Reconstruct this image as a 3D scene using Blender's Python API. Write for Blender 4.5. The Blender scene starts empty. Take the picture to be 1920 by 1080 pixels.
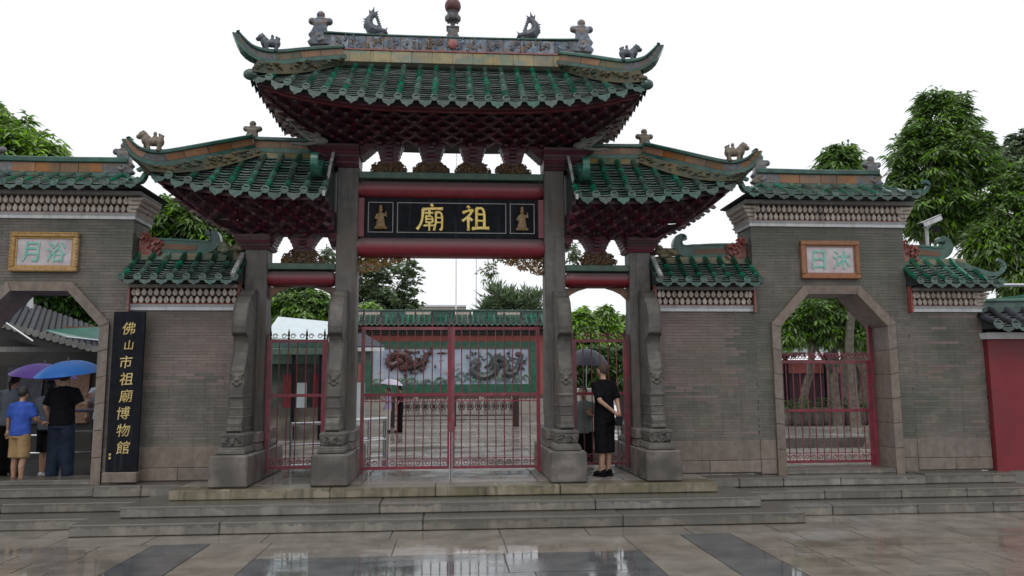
import bpy, bmesh, math, random
import numpy as np
from mathutils import Vector, Matrix
random.seed(7)
R_ = random.Random(11)
S = bpy.context.scene
COL = S.collection
rad = math.radians
PI = math.pi

# ------------------------------------------------------------------ camera
CAMPOS = Vector((0, -12.2, 1.82)); FPX = 1450.0
_yaw, _pitch, _roll = rad(4.5), math.atan(180/1450), rad(-0.3)
_f = Vector((math.sin(_yaw)*math.cos(_pitch), math.cos(_yaw)*math.cos(_pitch), math.sin(_pitch)))
_r = Vector((math.cos(_yaw), -math.sin(_yaw), 0)); _u = _r.cross(_f)
_R = math.cos(_roll)*_r + math.sin(_roll)*_u
_U = -math.sin(_roll)*_r + math.cos(_roll)*_u
cam = bpy.data.cameras.new('camera'); camo = bpy.data.objects.new('camera', cam); COL.objects.link(camo)
cam.sensor_width = 36; cam.lens = 36*FPX/1920; cam.clip_end = 3000; cam.clip_start = 0.05
m = Matrix.Identity(4)
for i in range(3):
    m[i][0] = _R[i]; m[i][1] = _U[i]; m[i][2] = -_f[i]; m[i][3] = CAMPOS[i]
camo.matrix_world = m; S.camera = camo

def at(px, py, Y):
    "point of the place at depth Y on the sight line measured in the photo"
    d = _f*FPX + _R*(px-960) + _U*(540-py)
    return CAMPOS + d*((Y-CAMPOS.y)/d.y)

# ------------------------------------------------------------------ world, sun, exposure
W = bpy.data.worlds.new('World'); S.world = W; W.use_nodes = True
nt = W.node_tree; bg = nt.nodes['Background']
sky = nt.nodes.new('ShaderNodeTexSky'); sky.sky_type = 'NISHITA'; sky.sun_disc = False
SUN_EL, SUN_AZ = rad(58), rad(200)
sky.sun_elevation = SUN_EL; sky.sun_rotation = SUN_AZ; sky.air_density = 1; sky.dust_density = 6
hs = nt.nodes.new('ShaderNodeHueSaturation'); hs.inputs['Saturation'].default_value = 0.25
mx = nt.nodes.new('ShaderNodeMix'); mx.data_type = 'RGBA'; mx.inputs['Factor'].default_value = 0.88
mx.inputs['B'].default_value = (9.6, 9.8, 10.2, 1)      # the even cloud veil
nt.links.new(sky.outputs[0], hs.inputs['Color']); nt.links.new(hs.outputs[0], mx.inputs['A'])
nt.links.new(mx.outputs['Result'], bg.inputs['Color']); bg.inputs['Strength'].default_value = 0.115
sl = bpy.data.lights.new('sun', 'SUN'); sl.energy = 0.6; sl.angle = rad(25); sl.color = (1, .97, .92)
so = bpy.data.objects.new('sun', sl); COL.objects.link(so)
sd = Vector((math.sin(SUN_AZ)*math.cos(SUN_EL), math.cos(SUN_AZ)*math.cos(SUN_EL), math.sin(SUN_EL)))
so.rotation_euler = sd.to_track_quat('Z', 'Y').to_euler()
S.view_settings.view_transform = 'Standard'; S.view_settings.look = 'None'
S.view_settings.exposure = 0.0; S.view_settings.gamma = 1; S.view_settings.use_curve_mapping = False
S.render.engine = 'CYCLES'; S.cycles.max_bounces = 6

# ------------------------------------------------------------------ materials
MATS = {}
def mat(name, c1, c2=None, rough=.6, scale=4, detail=4, rnd=.25, bump=.0, bscale=40, island=False,
        streak=None, metal=0, spec=.5, c3=None, s3=1.2, trans=0):
    """c1..c2 mixed by world-space noise; rnd = brightness spread between objects / islands;
    streak=(colour, amount): rain streaks; c3: large soft patches"""
    if name in MATS: return MATS[name]
    M = bpy.data.materials.new(name); M.use_nodes = True; n = M.node_tree; N = n.nodes; Lk = n.links
    b = N['Principled BSDF']; b.inputs['Roughness'].default_value = rough; b.inputs['Metallic'].default_value = metal
    b.inputs['Specular IOR Level'].default_value = spec
    g = N.new('ShaderNodeNewGeometry')
    def noise(sc, det=4, vec=None):
        t = N.new('ShaderNodeTexNoise'); t.inputs['Scale'].default_value = sc; t.inputs['Detail'].default_value = det
        Lk.new(vec or g.outputs['Position'], t.inputs['Vector']); return t.outputs['Fac']
    def ramp(fac, a, bb):
        r = N.new('ShaderNodeMapRange'); r.inputs['From Min'].default_value = a; r.inputs['From Max'].default_value = bb
        Lk.new(fac, r.inputs['Value']); return r.outputs[0]
    def mix(f, A, B, mode='MIX'):
        k = N.new('ShaderNodeMix'); k.data_type = 'RGBA'; k.blend_type = mode
        if isinstance(f, (int, float)): k.inputs['Factor'].default_value = f
        else: Lk.new(f, k.inputs['Factor'])
        for nm, v in (('A', A), ('B', B)):
            if isinstance(v, tuple): k.inputs[nm].default_value = (*v, 1)
            else: Lk.new(v, k.inputs[nm])
        return k.outputs['Result']
    col = mix(ramp(noise(scale, detail), .35, .65), c1, c2 or c1)
    if c3: col = mix(ramp(noise(s3, 3), .47, .62), col, c3)
    if streak:
        mp = N.new('ShaderNodeMapping'); mp.inputs['Scale'].default_value = (9, 9, .8)
        Lk.new(g.outputs['Position'], mp.inputs['Vector'])
        f = ramp(noise(1.6, 5, mp.outputs[0]), .52, .72)
        mm = N.new('ShaderNodeMath'); mm.operation = 'MULTIPLY'; mm.inputs[1].default_value = streak[1]; Lk.new(f, mm.inputs[0])
        col = mix(mm.outputs[0], col, streak[0])
    if rnd:
        oi = N.new('ShaderNodeObjectInfo'); ad = N.new('ShaderNodeMath'); ad.operation = 'ADD'
        Lk.new(oi.outputs['Random'], ad.inputs[0]); Lk.new(g.outputs['Random Per Island'], ad.inputs[1])
        fr = N.new('ShaderNodeMath'); fr.operation = 'FRACT'; Lk.new(ad.outputs[0], fr.inputs[0])
        v = ramp(fr.outputs[0], 0, 1)
        v.node.inputs['To Min'].default_value = 1-rnd; v.node.inputs['To Max'].default_value = 1+rnd
        h = N.new('ShaderNodeHueSaturation'); Lk.new(v, h.inputs['Value']); Lk.new(col, h.inputs['Color'])
        wn = N.new('ShaderNodeTexWhiteNoise'); wn.noise_dimensions = '1D'; Lk.new(fr.outputs[0], wn.inputs['W'])
        sv = ramp(wn.outputs[0], 0, 1); sv.node.inputs['To Min'].default_value = 1-rnd*1.3; sv.node.inputs['To Max'].default_value = 1+rnd*.8
        Lk.new(sv, h.inputs['Saturation']); col = h.outputs[0]
    Lk.new(col, b.inputs['Base Color'])
    if bump:
        bp = N.new('ShaderNodeBump'); bp.inputs['Strength'].default_value = bump; bp.inputs['Distance'].default_value = .01
        Lk.new(noise(bscale, 5), bp.inputs['Height']); Lk.new(bp.outputs[0], b.inputs['Normal'])
    if trans:
        tr = N.new('ShaderNodeBsdfTranslucent'); Lk.new(col, tr.inputs['Color'])
        ms = N.new('ShaderNodeMixShader'); ms.inputs[0].default_value = trans
        Lk.new(b.outputs[0], ms.inputs[1]); Lk.new(tr.outputs[0], ms.inputs[2]); Lk.new(ms.outputs[0], N['Material Output'].inputs[0])
    MATS[name] = M; return M

def wet(name, c1, c2, dry=.42, level=.5, rnd=.12, scale=3, shiny=.03, bump=.25):
    "wet paving: puddles (mirror flat) and damp stone between them"
    M = mat(name, c1, c2, rough=dry, scale=scale, rnd=rnd)
    N = M.node_tree.nodes; Lk = M.node_tree.links; b = N['Principled BSDF']
    g = N.new('ShaderNodeNewGeometry'); mp = N.new('ShaderNodeMapping'); mp.inputs['Scale'].default_value = (.45, .9, 1)
    Lk.new(g.outputs['Position'], mp.inputs['Vector'])
    t = N.new('ShaderNodeTexNoise'); t.inputs['Scale'].default_value = 1.0; t.inputs['Detail'].default_value = 5; t.inputs['Roughness'].default_value = .6
    Lk.new(mp.outputs[0], t.inputs['Vector'])
    r = N.new('ShaderNodeMapRange'); r.inputs['From Min'].default_value = level-.06; r.inputs['From Max'].default_value = level+.06
    r.inputs['To Min'].default_value = 1; r.inputs['To Max'].default_value = 0; Lk.new(t.outputs['Fac'], r.inputs['Value'])
    q = N.new('ShaderNodeMapRange'); q.inputs['To Min'].default_value = dry; q.inputs['To Max'].default_value = shiny
    Lk.new(r.outputs[0], q.inputs['Value']); Lk.new(q.outputs[0], b.inputs['Roughness'])
    bn = N.new('ShaderNodeTexNoise'); bn.inputs['Scale'].default_value = 22; bn.inputs['Detail'].default_value = 6
    Lk.new(g.outputs['Position'], bn.inputs['Vector'])
    st = N.new('ShaderNodeMapRange'); st.inputs['To Min'].default_value = bump; st.inputs['To Max'].default_value = .012
    Lk.new(r.outputs[0], st.inputs['Value'])
    bp = N.new('ShaderNodeBump'); bp.inputs['Distance'].default_value = .02
    Lk.new(st.outputs[0], bp.inputs['Strength']); Lk.new(bn.outputs['Fac'], bp.inputs['Height']); Lk.new(bp.outputs[0], b.inputs['Normal'])
    return M

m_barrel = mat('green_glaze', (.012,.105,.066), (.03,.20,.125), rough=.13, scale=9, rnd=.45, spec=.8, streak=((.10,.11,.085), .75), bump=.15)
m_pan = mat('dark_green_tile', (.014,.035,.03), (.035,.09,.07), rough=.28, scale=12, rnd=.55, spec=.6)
m_lip = mat('tile_lip_highlight', (.06,.10,.085), (.20,.24,.215), rough=.18, scale=5, rnd=.45)  # wet edge highlights painted in as a lighter lip colour
m_deck = mat('dark_roof_bedding', (.02,.03,.025), (.035,.045,.04), rough=.8, rnd=0)
m_panw = mat('weathered_tile', (.03,.045,.038), (.10,.11,.09), rough=.4, scale=12, rnd=.5)
m_rub = mat('mossy_rubble', (.085,.07,.04), (.045,.07,.045), rough=.7, scale=9, rnd=.1, bump=1.0, bscale=22, c3=(.11,.085,.035), s3=3, streak=((.04,.045,.035), .6))
m_drip = mat('drip_tile_glaze', (.018,.055,.044), (.05,.098,.078), rough=.3, scale=20, rnd=.35, bump=.3)
m_ggrn = mat('ridge_green_glaze', (.010,.065,.048), (.032,.125,.09), rough=.22, scale=7, rnd=.25, streak=((.08,.09,.07), .5), bump=.25)
m_ochre = mat('ochre_ridge_panel', (.20,.078,.022), (.28,.12,.035), rough=.4, scale=6, rnd=.2, streak=((.07,.06,.045), .6), c3=(.14,.08,.035), s3=3, bump=.2)
m_ochred = mat('dim_brown_panel', (.10,.05,.025), (.15,.075,.035), rough=.45, scale=6, rnd=.1, streak=((.05,.055,.045), .7), bump=.2)
m_yel = mat('mossy_yellow_panel', (.16,.125,.04), (.22,.17,.07), rough=.5, scale=5, rnd=.2, streak=((.06,.075,.05), .8), c3=(.10,.14,.09), s3=4, bump=.2)
m_blue = mat('blue_ceramic', (.05,.075,.13), (.19,.24,.29), rough=.35, scale=14, rnd=.35, c3=(.17,.12,.09), s3=9, bump=.6, bscale=30)
m_fig = mat('ceramic_figure', (.06,.065,.085), (.14,.15,.16), rough=.45, scale=20, rnd=.2, bump=.4, c3=(.12,.09,.06), s3=12)
m_figd = mat('dark_blue_ceramic_figure', (.03,.038,.055), (.085,.10,.12), rough=.4, scale=20, rnd=.1, bump=.4)
m_figb = mat('brown_ceramic_figure', (.12,.085,.05), (.18,.14,.10), rough=.5, scale=20, rnd=.2, bump=.4)
m_pearl = mat('oxide_red_ball', (.10,.03,.03), (.13,.045,.04), rough=.5, scale=8, rnd=0)
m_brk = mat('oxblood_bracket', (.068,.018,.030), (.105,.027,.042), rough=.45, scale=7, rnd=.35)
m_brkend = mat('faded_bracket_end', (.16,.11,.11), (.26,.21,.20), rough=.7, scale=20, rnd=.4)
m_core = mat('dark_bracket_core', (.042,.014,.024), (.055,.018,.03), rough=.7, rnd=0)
m_red = mat('lacquer_red_beam', (.17,.008,.018), (.21,.012,.024), rough=.42, scale=5, rnd=.06, streak=((.09,.03,.035), .35), bump=.1)
def top_dust(M, c, lo=.1, hi=.75):
    N = M.node_tree.nodes; L_ = M.node_tree.links; b = N['Principled BSDF']
    src = b.inputs['Base Color'].links[0].from_socket
    g = N.new('ShaderNodeNewGeometry'); sp = N.new('ShaderNodeSeparateXYZ'); L_.new(g.outputs['Normal'], sp.inputs[0])
    r = N.new('ShaderNodeMapRange'); r.inputs['From Min'].default_value = lo; r.inputs['From Max'].default_value = hi; L_.new(sp.outputs[2], r.inputs[0])
    k = N.new('ShaderNodeMix'); k.data_type = 'RGBA'; L_.new(r.outputs[0], k.inputs['Factor']); L_.new(src, k.inputs['A']); k.inputs['B'].default_value = (*c, 1)
    L_.new(k.outputs['Result'], b.inputs['Base Color'])
top_dust(m_red, (.12,.085,.09), -.15, .6)
m_greenbar = mat('dull_green_paint', (.035,.085,.06), (.07,.125,.09), rough=.5, scale=9, rnd=.1, streak=((.10,.10,.08), .5))
m_gate = mat('crimson_iron_paint', (.17,.018,.036), (.24,.034,.056), rough=.45, scale=9, rnd=.12, streak=((.10,.05,.05), .6), c3=(.13,.03,.035), s3=6)
m_gold = mat('gilt', (.85,.60,.14), (.95,.75,.28), rough=.4, scale=15, rnd=.06, metal=.1)
m_giltdull = mat('tarnished_gilt', (.07,.037,.018), (.15,.085,.032), rough=.45, scale=25, rnd=.3, bump=.5)
m_giltmid = mat('carved_gilt_wood', (.17,.09,.025), (.30,.18,.05), rough=.4, scale=25, rnd=.3, bump=.5)
m_brown = mat('dark_carved_wood', (.10,.05,.03), (.17,.09,.05), rough=.5, scale=20, rnd=.2)
m_goldd = mat('dulled_gilt', (.42,.31,.11), (.60,.47,.20), rough=.5, scale=25, rnd=.1)
m_board = mat('black_lacquer', (.005,.006,.009), (.010,.011,.015), rough=.6, scale=9, rnd=0, spec=.12, streak=((.035,.036,.04), .5))
m_line = mat('grey_line_paint', (.22,.22,.22), (.30,.30,.29), rough=.6, rnd=0)
m_pillar = mat('grey_granite_pillar', (.085,.08,.075), (.135,.125,.115), rough=.6, scale=6, rnd=.08, bump=.35, bscale=60, streak=((.05,.047,.045), .8), c3=(.10,.085,.07))
m_granite = mat('carved_granite', (.085,.078,.068), (.135,.122,.105), rough=.65, scale=14, rnd=.12, bump=.5, bscale=70, c3=(.07,.066,.058), s3=3)
m_plinth = mat('plinth_stone', (.11,.095,.08), (.18,.16,.14), rough=.6, scale=10, rnd=.1, bump=.45, bscale=80, c3=(.075,.07,.06), s3=2.5)
m_frame = mat('pink_granite', (.15,.115,.095), (.20,.16,.135), rough=.6, scale=10, rnd=.14, bump=.3, bscale=90, streak=((.10,.085,.07), .5))
m_brick = mat('grey_brick', (.108,.10,.083), (.15,.132,.112), rough=.6, scale=3, rnd=.13, bump=.4, bscale=60, c3=(.088,.092,.070), s3=.9, streak=((.07,.066,.056), .5))
m_brickp = mat('pinkish_brick', (.15,.112,.10), (.18,.137,.122), rough=.6, scale=2, rnd=.11, bump=.4, bscale=60, c3=(.125,.108,.09), s3=.8, streak=((.11,.09,.078), .4))
m_mortar = mat('mortar', (.10,.092,.078), (.13,.12,.10), rough=.8, rnd=0)
m_white = mat('white_moulding', (.52,.54,.56), (.62,.63,.64), rough=.6, scale=8, rnd=.05, streak=((.34,.33,.31), .5))
m_verge = mat('worn_verge_plaster', (.20,.20,.20), (.45,.46,.46), rough=.5, scale=7, rnd=0, streak=((.12,.12,.11), .8))
m_petal = mat('cream_plaster', (.42,.35,.30), (.56,.49,.43), rough=.7, scale=14, rnd=.14, streak=((.20,.17,.14), .8))
m_recess = mat('dark_recess', (.035,.022,.018), (.06,.035,.028), rough=.8, rnd=0)  # dark brown backing for cornice holes, fretwork and ridge grooves
m_redstr = mat('carved_red_stucco', (.20,.045,.035), (.30,.10,.08), rough=.6, scale=20, rnd=.2, bump=.5)
m_greybd = mat('grey_eave_board', (.15,.15,.14), (.22,.215,.20), rough=.7, scale=9, rnd=.05, streak=((.10,.10,.09), .6))
m_redwall = mat('red_painted_wall', (.17,.014,.021), (.20,.020,.027), rough=.6, scale=2, rnd=0, c3=(.14,.02,.027), bump=.12, bscale=50)
m_step = mat('step_granite', (.135,.122,.102), (.215,.195,.165), rough=.27, scale=5, rnd=.16, bump=.3, bscale=60, c3=(.12,.115,.10), s3=1.7, streak=((.075,.07,.05), .55))
m_stepm = mat('mossy_step_granite', (.15,.13,.085), (.24,.205,.145), rough=.45, scale=6, rnd=.14, bump=.35, bscale=60, c3=(.125,.11,.062), s3=2.2, streak=((.05,.05,.03), .95))
def drips(M, colr, base=.62, amp=1.3, amt=.8):
    "irregular damp stains hanging from the worn upper edge of each stone"
    N = M.node_tree.nodes; L_ = M.node_tree.links; b = N['Principled BSDF']; src = b.inputs['Base Color'].links[0].from_socket
    tc = N.new('ShaderNodeTexCoord'); sp = N.new('ShaderNodeSeparateXYZ'); L_.new(tc.outputs['Generated'], sp.inputs[0])
    g = N.new('ShaderNodeNewGeometry'); mp = N.new('ShaderNodeMapping'); mp.inputs['Scale'].default_value = (7, .3, 1.2); L_.new(g.outputs['Position'], mp.inputs['Vector'])
    t = N.new('ShaderNodeTexNoise'); t.inputs['Scale'].default_value = 1; t.inputs['Detail'].default_value = 6; t.inputs['Roughness'].default_value = .7; L_.new(mp.outputs[0], t.inputs['Vector'])
    ma = N.new('ShaderNodeMath'); ma.operation = 'MULTIPLY_ADD'; ma.inputs[1].default_value = amp; L_.new(t.outputs['Fac'], ma.inputs[0]); L_.new(sp.outputs[2], ma.inputs[2])
    r = N.new('ShaderNodeMapRange'); r.inputs['From Min'].default_value = base+amp*.5; r.inputs['From Max'].default_value = base+amp*.5+.12; r.inputs['To Max'].default_value = amt; L_.new(ma.outputs[0], r.inputs[0])
    k = N.new('ShaderNodeMix'); k.data_type = 'RGBA'; L_.new(r.outputs[0], k.inputs['Factor']); L_.new(src, k.inputs['A']); k.inputs['B'].default_value = (*colr, 1)
    L_.new(k.outputs['Result'], b.inputs['Base Color'])
drips(m_step, (.085,.08,.068)); drips(m_stepm, (.085,.075,.045), .80, 1.6)
m_tread = wet('wet_tread', (.19,.175,.155), (.27,.25,.225), dry=.3, level=.5, bump=.18)
m_beige = wet('wet_beige_slab', (.155,.137,.115), (.235,.21,.18), dry=.24, level=.52, bump=.2)
m_dark = wet('wet_dark_slab', (.075,.08,.085), (.12,.125,.13), dry=.17, level=.56, bump=.07)
m_grnd = mat('wet_joint_sand', (.05,.045,.04), (.08,.07,.06), rough=.5, rnd=0)
m_court = wet('wet_court_slab', (.28,.27,.24), (.40,.38,.35), dry=.22, level=.52, bump=.2, rnd=.22)
m_bark = mat('bark', (.10,.085,.065), (.19,.17,.14), rough=.85, scale=8, rnd=.15, bump=.6, bscale=30)
m_black = mat('black_cloth', (.004,.004,.005), (.008,.008,.010), rough=.95, rnd=0, scale=20, spec=.15, bump=2.5, bscale=9)
m_skin = mat('skin', (.36,.20,.13), (.42,.24,.16), rough=.55, scale=20, rnd=.06)
m_hair = mat('dark_hair', (.010,.009,.008), (.02,.017,.015), rough=.6, rnd=0, scale=60)
m_steel = mat('stainless_steel', (.55,.56,.58), (.65,.66,.68), rough=.25, rnd=.05, metal=.9)
m_greytile = mat('grey_clay_tile', (.022,.023,.032), (.045,.047,.06), rough=.75, scale=10, rnd=.4, bump=.2)
m_iron = mat('dark_cast_iron', (.018,.013,.012), (.035,.026,.024), rough=.5, rnd=.1)
def leafm(name, c1, c2, rnd=.4, trans=.35): return mat(name, c1, c2, rough=.45, scale=1.3, rnd=rnd, trans=trans, spec=.35)
m_leaf = leafm('mango_leaf', (.10,.20,.035), (.20,.34,.07))
m_leafd = leafm('deep_leaf', (.035,.10,.02), (.08,.17,.035))
m_leafb = leafm('bright_leaf', (.17,.33,.04), (.30,.48,.09))
m_leafg = leafm('grey_green_leaf', (.11,.17,.08), (.19,.26,.13), trans=.4)

# ------------------------------------------------------------------ mesh builder
class MB:
    def __init__(s): s.v = []; s.f = []; s.sm = False
    def add(s, vs, fs):
        o = len(s.v); s.v += [tuple(p) for p in vs]; s.f += [tuple(i+o for i in f) for f in fs]; return s
    def box(s, x0, x1, y0, y1, z0, z1, M=None):
        vs = [Vector((x, y, z)) for x in (x0, x1) for y in (y0, y1) for z in (z0, z1)]
        if M: vs = [M @ v for v in vs]
        return s.add(vs, [(0,1,3,2),(4,6,7,5),(0,4,5,1),(2,3,7,6),(0,2,6,4),(1,5,7,3)])
    def cbox(s, c, d, M=None): return s.box(c[0]-d[0]/2, c[0]+d[0]/2, c[1]-d[1]/2, c[1]+d[1]/2, c[2]-d[2]/2, c[2]+d[2]/2, M)
    def frust(s, x0, x1, y0, y1, z0, X0, X1, Y0, Y1, z1):
        vs = [(x0,y0,z0),(x1,y0,z0),(x1,y1,z0),(x0,y1,z0),(X0,Y0,z1),(X1,Y0,z1),(X1,Y1,z1),(X0,Y1,z1)]
        return s.add(vs, [(3,2,1,0),(4,5,6,7),(0,1,5,4),(1,2,6,5),(2,3,7,6),(3,0,4,7)])
    def tube(s, pts, rs, n=8, cap=True, flat=None):
        pts = [Vector(p) for p in pts]
        if not hasattr(rs, '__len__'): rs = [rs]*len(pts)
        rings = []; up = None
        for i, p in enumerate(pts):
            t = (pts[min(i+1, len(pts)-1)]-pts[max(i-1, 0)]).normalized()
            if up is None: up = t.orthogonal().normalized()
            up = (up - t*up.dot(t)).normalized(); w = t.cross(up)
            r = rs[i]; ring = []
            for k in range(n):
                a = 2*PI*k/n; q = up*math.cos(a)*r + w*math.sin(a)*r
                if flat: q = Vector((q.x*flat[0], q.y*flat[1], q.z*flat[2]))
                ring.append(p+q)
            rings.append(ring)
        vs = [v for r in rings for v in r]; fs = []
        for i in range(len(pts)-1):
            for k in range(n): fs.append((i*n+k, i*n+(k+1)%n, (i+1)*n+(k+1)%n, (i+1)*n+k))
        if cap: fs += [tuple(range(n))[::-1], tuple((len(pts)-1)*n+k for k in range(n))]
        return s.add(vs, fs)
    def loft(s, rings, n=16, cap=True):
        "rings: (cx,cy,z,rx,ry)"
        vs = []; fs = []
        for cx, cy, z, rx, ry in rings:
            for k in range(n): a = 2*PI*k/n; vs.append((cx+rx*math.cos(a), cy+ry*math.sin(a), z))
        for i in range(len(rings)-1):
            for k in range(n): fs.append((i*n+k, i*n+(k+1)%n, (i+1)*n+(k+1)%n, (i+1)*n+k))
        if cap: fs += [tuple(range(n))[::-1], tuple((len(rings)-1)*n+k for k in range(n))]
        return s.add(vs, fs)
    def ell(s, c, r, n=12, m_=8):
        rg = []
        for i in range(m_+1):
            a = -PI/2+PI*i/m_; rg.append((c[0], c[1], c[2]+r[2]*math.sin(a), max(r[0]*math.cos(a), 1e-4), max(r[1]*math.cos(a), 1e-4)))
        return s.loft(rg, n)
    def prism(s, poly, y0, y1, M=None):
        "poly in (x,z), extruded along y"
        n = len(poly); vs = [Vector((x, y0, z)) for x, z in poly]+[Vector((x, y1, z)) for x, z in poly]
        if M: vs = [M @ v for v in vs]
        return s.add(vs, [tuple(range(n)), tuple(range(n, 2*n))[::-1]]+[(i, (i+1)%n, n+(i+1)%n, n+i) for i in range(n)])
    def grid(s, fn, nu, nv):
        vs = [fn(i/nu, j/nv) for i in range(nu+1) for j in range(nv+1)]
        return s.add(vs, [(i*(nv+1)+j, (i+1)*(nv+1)+j, (i+1)*(nv+1)+j+1, i*(nv+1)+j+1) for i in range(nu) for j in range(nv)])
    def mesh(s, name, m, smooth=None, center=False):
        vs = s.v; c = Vector((0,0,0))
        if center and vs:
            a = np.array(vs); c = Vector((a.min(0)+a.max(0))/2); vs = (a-np.array(c)).tolist()
        me = bpy.data.meshes.new(name); me.from_pydata(vs, [], s.f); me.materials.append(m)
        sm = s.sm if smooth is None else smooth
        if sm: me.polygons.foreach_set('use_smooth', [True]*len(me.polygons))
        me.update(); return me, c

WM = {}                                  # world matrices of the objects made so far
def place(o, parent=None, M=None):
    M = M or Matrix.Identity(4); COL.objects.link(o)
    if parent: o.parent = parent; o.matrix_basis = WM[parent].inverted() @ M
    else: o.matrix_basis = M
    WM[o] = M; return o
def bev(o, w=.006, seg=1):
    b = o.modifiers.new('b', 'BEVEL'); b.width = w; b.segments = seg; b.limit_method = 'ANGLE'; return o
def part(name, mb, m, parent, smooth=None, kind=None, bevel=0, label=None):
    me, c = mb.mesh(name, m, smooth, True); o = place(bpy.data.objects.new(name, me), parent, Matrix.Translation(c))
    if kind: o['kind'] = kind
    if label: o['label'] = label
    if bevel: bev(o, bevel)
    return o
def inst(name, me, parent, M): return place(bpy.data.objects.new(name, me), parent, M)
def tag(o, label, cat, group=None, kind=None):
    o['label'] = label; o['category'] = cat
    if group: o['group'] = group
    if kind: o['kind'] = kind
    return o
def thing(name, label, cat, loc, group=None):
    o = place(bpy.data.objects.new(name, None), None, Matrix.Translation(Vector(loc))); o.empty_display_size = .2
    return tag(o, label, cat, group)
def struct(name, mb, m, **k):
    o = part(name, mb, m, None, **k); o['kind'] = 'structure'; return o
def frame_y(a, b, up=Vector((0,0,1))):
    "matrix whose local y runs a->b (length-scaled), z towards up"
    a = Vector(a); b = Vector(b); y = b-a; L = y.length; y = y/L
    x = y.cross(up).normalized(); z = x.cross(y)
    M = Matrix.Identity(4)
    for i in range(3): M[i][0] = x[i]; M[i][1] = y[i]*L; M[i][2] = z[i]; M[i][3] = a[i]
    return M
def joined(mesh_mb, mats):
    "one MB out of many placed copies of a small MB"
    out = MB()
    for M in mats: out.add([M @ Vector(v) for v in mesh_mb.v], mesh_mb.f)
    return out
def organic(mb, name, m, parent, voxel=.015, smooth=2, kind=None, label=None, extra=None):
    "fuse overlapping shapes into one continuous skin"
    me, c = mb.mesh(name, m, True, True); o = bpy.data.objects.new(name, me); COL.objects.link(o)
    r = o.modifiers.new('r', 'REMESH'); r.mode = 'VOXEL'; r.voxel_size = voxel; r.use_smooth_shade = True
    if smooth: q = o.modifiers.new('s', 'SMOOTH'); q.iterations = smooth; q.factor = .5
    dg = bpy.context.evaluated_depsgraph_get(); dg.update()
    me2 = bpy.data.meshes.new_from_object(o.evaluated_get(dg)); bpy.data.objects.remove(o)
    if extra:
        bm = bmesh.new(); bm.from_mesh(me2)
        e, _ = extra.mesh('x', m, True); 
        e.transform(Matrix.Translation(-c)); bm.from_mesh(e); bm.to_mesh(me2); bm.free()
    me2.materials.clear(); me2.materials.append(m)
    me2.polygons.foreach_set('use_smooth', [True]*len(me2.polygons)); me2.name = name
    o = place(bpy.data.objects.new(name, me2), parent, Matrix.Translation(c))
    if kind: o['kind'] = kind
    if label: o['label'] = label
    return o
def text_obj(ch, m, parent, pos, h, depth=.01, off=0, shear=0, name='character', w=1.0, rot=0):
    cu = bpy.data.curves.new('t', 'FONT'); cu.body = ch; cu.extrude = .5*depth/h; cu.offset = off; cu.shear = shear
    cu.align_x = 'CENTER'; o = bpy.data.objects.new('t', cu); COL.objects.link(o)
    dg = bpy.context.evaluated_depsgraph_get(); dg.update()
    me = bpy.data.meshes.new_from_object(o.evaluated_get(dg)); bpy.data.objects.remove(o)
    me.materials.clear(); me.materials.append(m)
    xs = [v.co.x for v in me.vertices]; ys = [v.co.y for v in me.vertices]
    me.transform(Matrix.Translation((-(min(xs)+max(xs))/2, -(min(ys)+max(ys))/2, 0)))
    k = h/(max(ys)-min(ys)+1e-6)
    if ch == '日' or ch == '月' or ch=='山' : pass
    me.transform(Matrix.Scale(k, 4)); me.transform(Matrix.Scale(w, 4, (1,0,0)))
    return inst(name, me, parent, Matrix.Translation(Vector(pos)) @ Matrix.Rotation(rot, 4, 'Y') @ Matrix.Rotation(PI/2, 4, 'X'))

# ================================================================== GROUND
g = MB(); g.grid(lambda u, v: ((u-.5)*900, (v-.15)*900, -.012), 4, 4)
ground = struct('ground', g, m_grnd)

PZ = .43     # platform level
plaza = MB().box(-26, 26, -22, -1.0, -.3, -.008); plaza = struct('plaza_pavement', plaza, m_grnd)
def slab(x0, x1, y0, y1, m, parent, z=0., th=.05, gap=.006):
    x0 += gap; x1 -= gap; y0 += gap; y1 -= gap
    dz = R_.uniform(-.0012, .0012)
    if x1-x0 < .03: return
    o = part('paving_slab', MB().frust(x0, x1, y0, y1, z-th, x0+.002, x1-.002, y0+.002, y1-.002, z+dz), m, parent); return o
def strip(x0, x1, y0, y1, L, m, off=0):
    y = y1 + off
    while y > y0:
        a = max(y-L, y0); b = min(y, y1)
        if b-a > .05: slab(x0, x1, a, b, m, plaza)
        y -= L
YB = -2.70
x = -12.0                                 # long border row along the steps
while x < 12:
    L = R_.uniform(1.0, 1.5); slab(x, x+L, YB, -2.15, m_beige, plaza); x += L
x = -12.0
while x < 12:                             # hidden and side row between border and wall steps
    L = R_.uniform(.9, 1.4)
    if x < -4.6: slab(x, min(x+L, -4.61), -2.15, -1.60, m_beige, plaza)
    elif x+L > 4.62: slab(max(x, 4.63), x+L, -2.15, -1.60, m_beige, plaza)
    x += L
for s in (-1, 1):
    a, b = sorted((s*2.07, s*2.77)); strip(a, b, -8.5, YB, 1.55, m_beige, R_.uniform(0, .7))
    a, b = sorted((s*2.77, s*3.40)); strip(a, b, -8.5, YB, 1.9, m_dark, R_.uniform(0, .7))
y = YB; row = 0                           # middle field
while y > -8.5:
    x = -2.07; first = row == 0
    n = 3; ws = [R_.uniform(.8, 1.2) for _ in range(n)]; k = 4.14/sum(ws)
    for w in ws:
        slab(x, x+w*k, y-.86, y, m_beige if first else m_dark, plaza); x += w*k
    y -= .86; row += 1
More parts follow.
